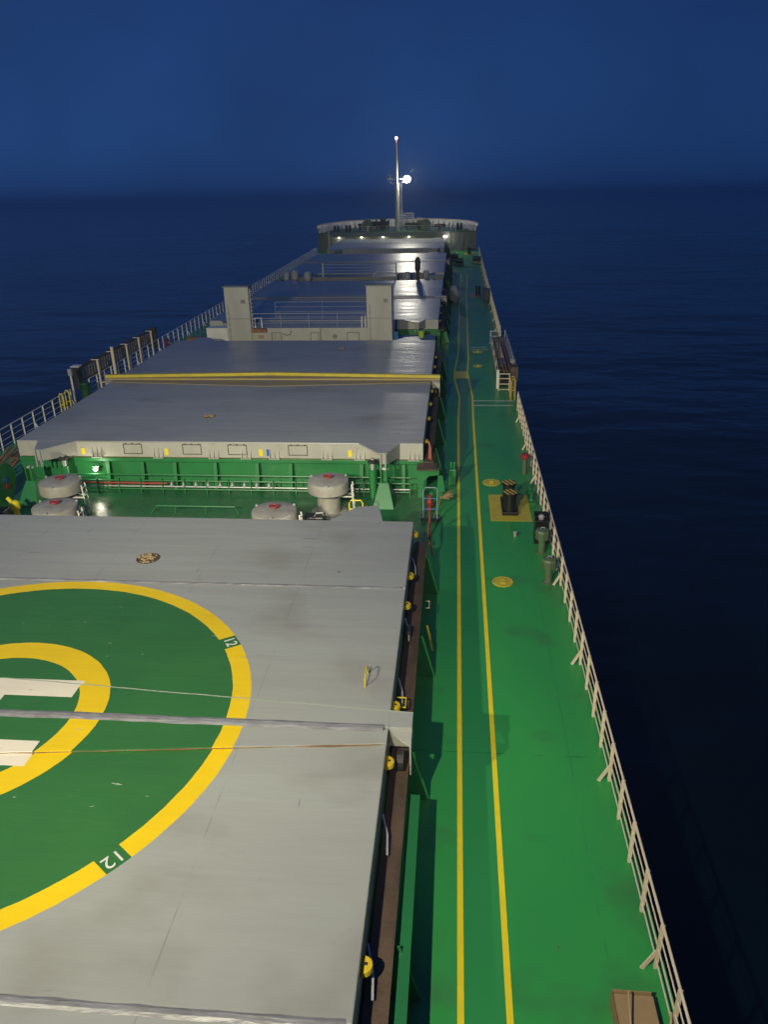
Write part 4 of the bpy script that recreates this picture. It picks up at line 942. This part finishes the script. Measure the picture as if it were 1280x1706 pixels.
for i, (x, lab) in enumerate(((-9.6, "leftmost lit lamp under the forecastle deck edge"), (-5.7, "second lit lamp from the left under the forecastle edge"), (-2.0, "middle lit lamp of the five under the forecastle edge"), (2.4, "fourth lit lamp from the left under the forecastle edge"))):
    L_ = thing("forecastle_lamp", lab, "lamp", (x, FY + 0.35, 2.35), "lamps under the forecastle edge")
    MB().lathe([(0.10, -0.06), (0.17, -0.02), (0.17, 0.05), (0.10, 0.10)], n=12).build("glass", M['lampglass2'], L_); MB().box(-0.3, 0.3, -0.1, 0.5, 0.121, 0.2).build("bracket", M['fcgrey'], L_)
    p = point("lamp_light", (0, -0.1, -0.25), 22, (1.0, 0.95, 0.7), 0.15); p.parent = L_
L_ = thing("forecastle_lamp", "brightest lamp at the starboard end, at the forecastle steps", "lamp", (8.6, FY - 0.1, 2.3), "lamps under the forecastle edge")
MB().lathe([(0.2, -0.16), (0.32, -0.04), (0.32, 0.08), (0.2, 0.16)], n=12).build("glass", M['lampglass2'], L_); MB().box(-0.08, 0.08, 0.0, 0.9, 0.161, 0.25).build("bracket", M['fcgrey'], L_)
p = point("lamp_light", (0.5, -0.4, -0.1), 45, (1.0, 0.97, 0.8), 0.15); p.parent = L_
for lab, x, y, z in (("thin white pole before the forecastle, starboard, nearer one", 10.35, 125.6, 4.7), ("thin white pole before the forecastle, close to the steps lamp", 9.6, 130.8, 4.4), ("thin white pole before the forecastle on the port side", -9.9, 129, 4.0)):
    T2 = thing("deck_pole", lab, "pole", (x, y, 0), "thin poles before the forecastle"); MB().tube([(0, 0, 0), (0, 0, z)], 0.08, 8).build("shaft", M['white'], T2); MB().lathe([(0.14, 0), (0.14, 0.1), (0.09, 0.14)], n=10).build("foot", M['green'], T2)

# foremast
T = thing("foremast", "tall slim grey foremast with crosstree and red lamp at its top", "mast", (0.35, 140.2, 3.15))
MB().tube([(0, 0, 0), (0, 0, 7.6)], [0.46, 0.34], 20).build("lower_mast", M['skirt'], T, smooth=True)
MB().tube([(0, 0, 7.6), (0, 0, 14.2)], [0.21, 0.15], 14).build("topmast", M['skirt'], T, smooth=True)
MB().bar((-1.6, 0, 8.2), (1.6, 0, 8.2), 0.16, 0.10).bar((-1.5, 0, 8.0), (-0.25, 0, 7.2), 0.08, 0.08).bar((1.5, 0, 8.0), (0.25, 0, 7.2), 0.08, 0.08).build("crosstree", M['skirt'], T)
MB().tube([(-1.6, -0.2, 8.3), (-1.6, -0.2, 9.1), (-0.9, -0.2, 9.1)], 0.04, 6).build("crosstree_rail", M['skirt'], T)
MB().lathe([(0.16, 0), (0.22, 0.08), (0.22, 0.32), (0.12, 0.4)], (0, 0, 14.2), 14).build("masthead_lamp", M['redglass'], T)
mb = MB()
for s_ in (-0.2, 0.2): mb.bar((s_ + 0.7, 0.3, 0), (s_ + 0.5, 0.2, 7.4), 0.04, 0.04)
for k in range(22): mb.bar((0.5, 0.27, 0.3 + k * 0.32), (0.9, 0.27, 0.3 + k * 0.32), 0.04, 0.03)
mb.build("ladder", M['skirt'], T)
MB().box(-1.55, -1.15, -0.3, 0.1, 8.35, 8.75).build("port_floodlight", M['dark'], T)
FL = MB().box(1.2, 1.65, 0.05, 0.4, 8.0, 8.6).build("starboard_floodlight", M['dark'], T)
MB().lathe([(0.25, -0.5), (0.48, -0.3), (0.56, 0.0), (0.48, 0.3), (0.25, 0.5)], (1.75, -0.55, 8.15), 20).build("glass", M['lampglass'], FL, smooth=True)
p = spot("mast_light", (0, 0, 0), (0, -1, -0.55), 3200, 165, 0.7, (1.0, 0.95, 0.78), 0.35); p.location = (2.1, 138.95, 11.3)
p = point("bow_fill", (0, 0, 0), 1000, (1.0, 0.95, 0.78), 0.35); p.location = (2.7, 143.4, 12.5)  # added fill without a fixture, forward of the mast lamp, lights the bulwark
p = point("masthead_glow", (0, 0, 0), 60, (1.0, 0.5, 0.3), 0.2); p.location = (0.35, 139.7, 17.6)
def windlass(label, x, y, s_=1.0):
    T = thing("windlass", label, "windlass", (x, y, 3.15), "windlasses on the forecastle")
    MB().box(-1.4 * s_, 1.4 * s_, -0.6, 0.6, 0, 0.3).build("base", M['dgreen'], T)
    for k, (xx, rr, wd) in enumerate(((-1.25, 0.85, 0.14), (-0.35, 0.9, 0.14), (0.6, 1.0, 0.75), (1.35, 0.6, 0.3))):
        MB().tube([((xx - wd / 2) * s_, 0, 1.05), ((xx + wd / 2) * s_, 0, 1.05)], rr, 20).build("drum_flange", M['dgreen'] if k != 2 else M['dark'], T)
    MB().tube([(-1.5 * s_, 0, 1.05), (1.5 * s_, 0, 1.05)], 0.45, 16).build("rope_drum", M['dark'], T)
windlass("port windlass with dark round drums on the forecastle", -3.0, 142.0, 1.2)
windlass("starboard windlass with dark round drums behind the mast", 3.4, 142.0, 1.2)
def fc_bitt(label, x, y, h=0.9):
    T = thing("mooring_bitt", label, "bitt", (x, y, 3.15), "mooring bitts on the forecastle")
    MB().box(-0.5, 0.5, -0.3, 0.3, 0, 0.12).build("base", M['dark'], T)
    for dx in (-0.3, 0.3): MB().lathe([(0.2, 0.12), (0.2, h - 0.1), (0.26, h - 0.06), (0.26, h)], (dx, 0, 0), 12).build("post", M['dark'], T)
for lab, x in (("round dark rope reel facing aft, starboard of the foremast", 5.2), ("round dark rope reel facing aft, port of the foremast", -4.9)):
    T = thing("rope_reel", lab, "rope reel", (x, 140.6, 3.15), "rope reels on the forecastle")
    for dy in (-0.45, 0.45): MB().tube([(0, dy - 0.05, 0.95), (0, dy + 0.05, 0.95)], 0.9, 24).build("flange", M['dgreen'], T)
    MB().tube([(0, -0.39, 0.95), (0, 0.39, 0.95)], 0.6, 18).build("rope", M['dark'], T)
    MB().box(-0.5, 0.5, -0.35, 0.35, 0, 0.34).build("stand", M['dark'], T)
fc_bitt("dark mooring bitts in the forecastle's port corner", -10.4, 141.5)
fc_bitt("dark mooring bitts in the forecastle's starboard corner", 11.0, 141.5, 1.1)
fc_bitt("dark mooring bitts on the port quarter of the forecastle, inboard pair", -8.2, 140.5, 1.0)
small_vent("small mushroom vent standing on the port side of the forecastle deck", -6.3, 141.5, 1.2, 0.35, "forecastle vents", 3.15, 'rustbar')
small_vent("rusty small vent on the forecastle near the rail's port end", -4.9, 140.2, 0.9, 0.4, "forecastle vents", 3.15, 'tan')
T = thing("forecastle_locker", "brown locker on the starboard forecastle, beside the rail end", "locker", (7.6, 141.5, 3.15))
MB().box(-1.0, 1.0, -0.4, 0.4, 0.5, 0.95).build("top", M['rustbar'], T); MB().box(-0.3, 0.3, -0.3, 0.3, 0, 0.499).build("pedestal", M['fcgrey'], T)
T = thing("bow_platform", "small white railed lookout platform at the tip of the bow", "platform", (1.1, 150.3, 3.15))
MB().box(-1.5, 1.6, -0.5, 0.5, 1.1, 1.2).build("floor", M['white'], T)
for x in (-1.4, 1.5):
    MB().tube([(x, 0.3, 0), (x, 0.3, 2.3)], 0.06, 6).build("post", M['white'], T)
for z in (1.6, 1.95, 2.3): MB().tube([(-1.4, 0.3, z), (1.5, 0.3, z)], 0.05, 6).build("rail", M['white'], T)
T = thing("jackstaff", "thin white jackstaff just starboard of the foremast", "pole", (0.4, 150.8, 3.15))
MB().tube([(0, 0, 0), (0, 0, 5.4)], [0.09, 0.06], 8).build("staff", M['white'], T); MB().bar((0.1, -0.1, 4.2), (0.9, -0.1, 1.9), 0.1, 0.1).build("stay", M['dark'], T)

# ------------------------------------------------------------------ thin sea haze
hz = MB().box(-7200, 7200, -620, 7200, -8.0, 42.0)
hm = bpy.data.materials.new("thin_sea_haze"); hm.use_nodes = True
t = hm.node_tree; t.nodes.clear(); out = t.nodes.new("ShaderNodeOutputMaterial"); pv = t.nodes.new("ShaderNodeVolumePrincipled")
pv.inputs['Density'].default_value = 0.0005; pv.inputs['Color'].default_value = (0.75, 0.88, 1.0, 1); pv.inputs['Anisotropy'].default_value = 0.5
t.links.new(pv.outputs[0], out.inputs['Volume'])
hzo = hz.build("haze", hm); hzo.rotation_euler = (-TRIM, 0, 0); hzo.location = (0, 0, 0)
tag(hzo, kind='stuff')
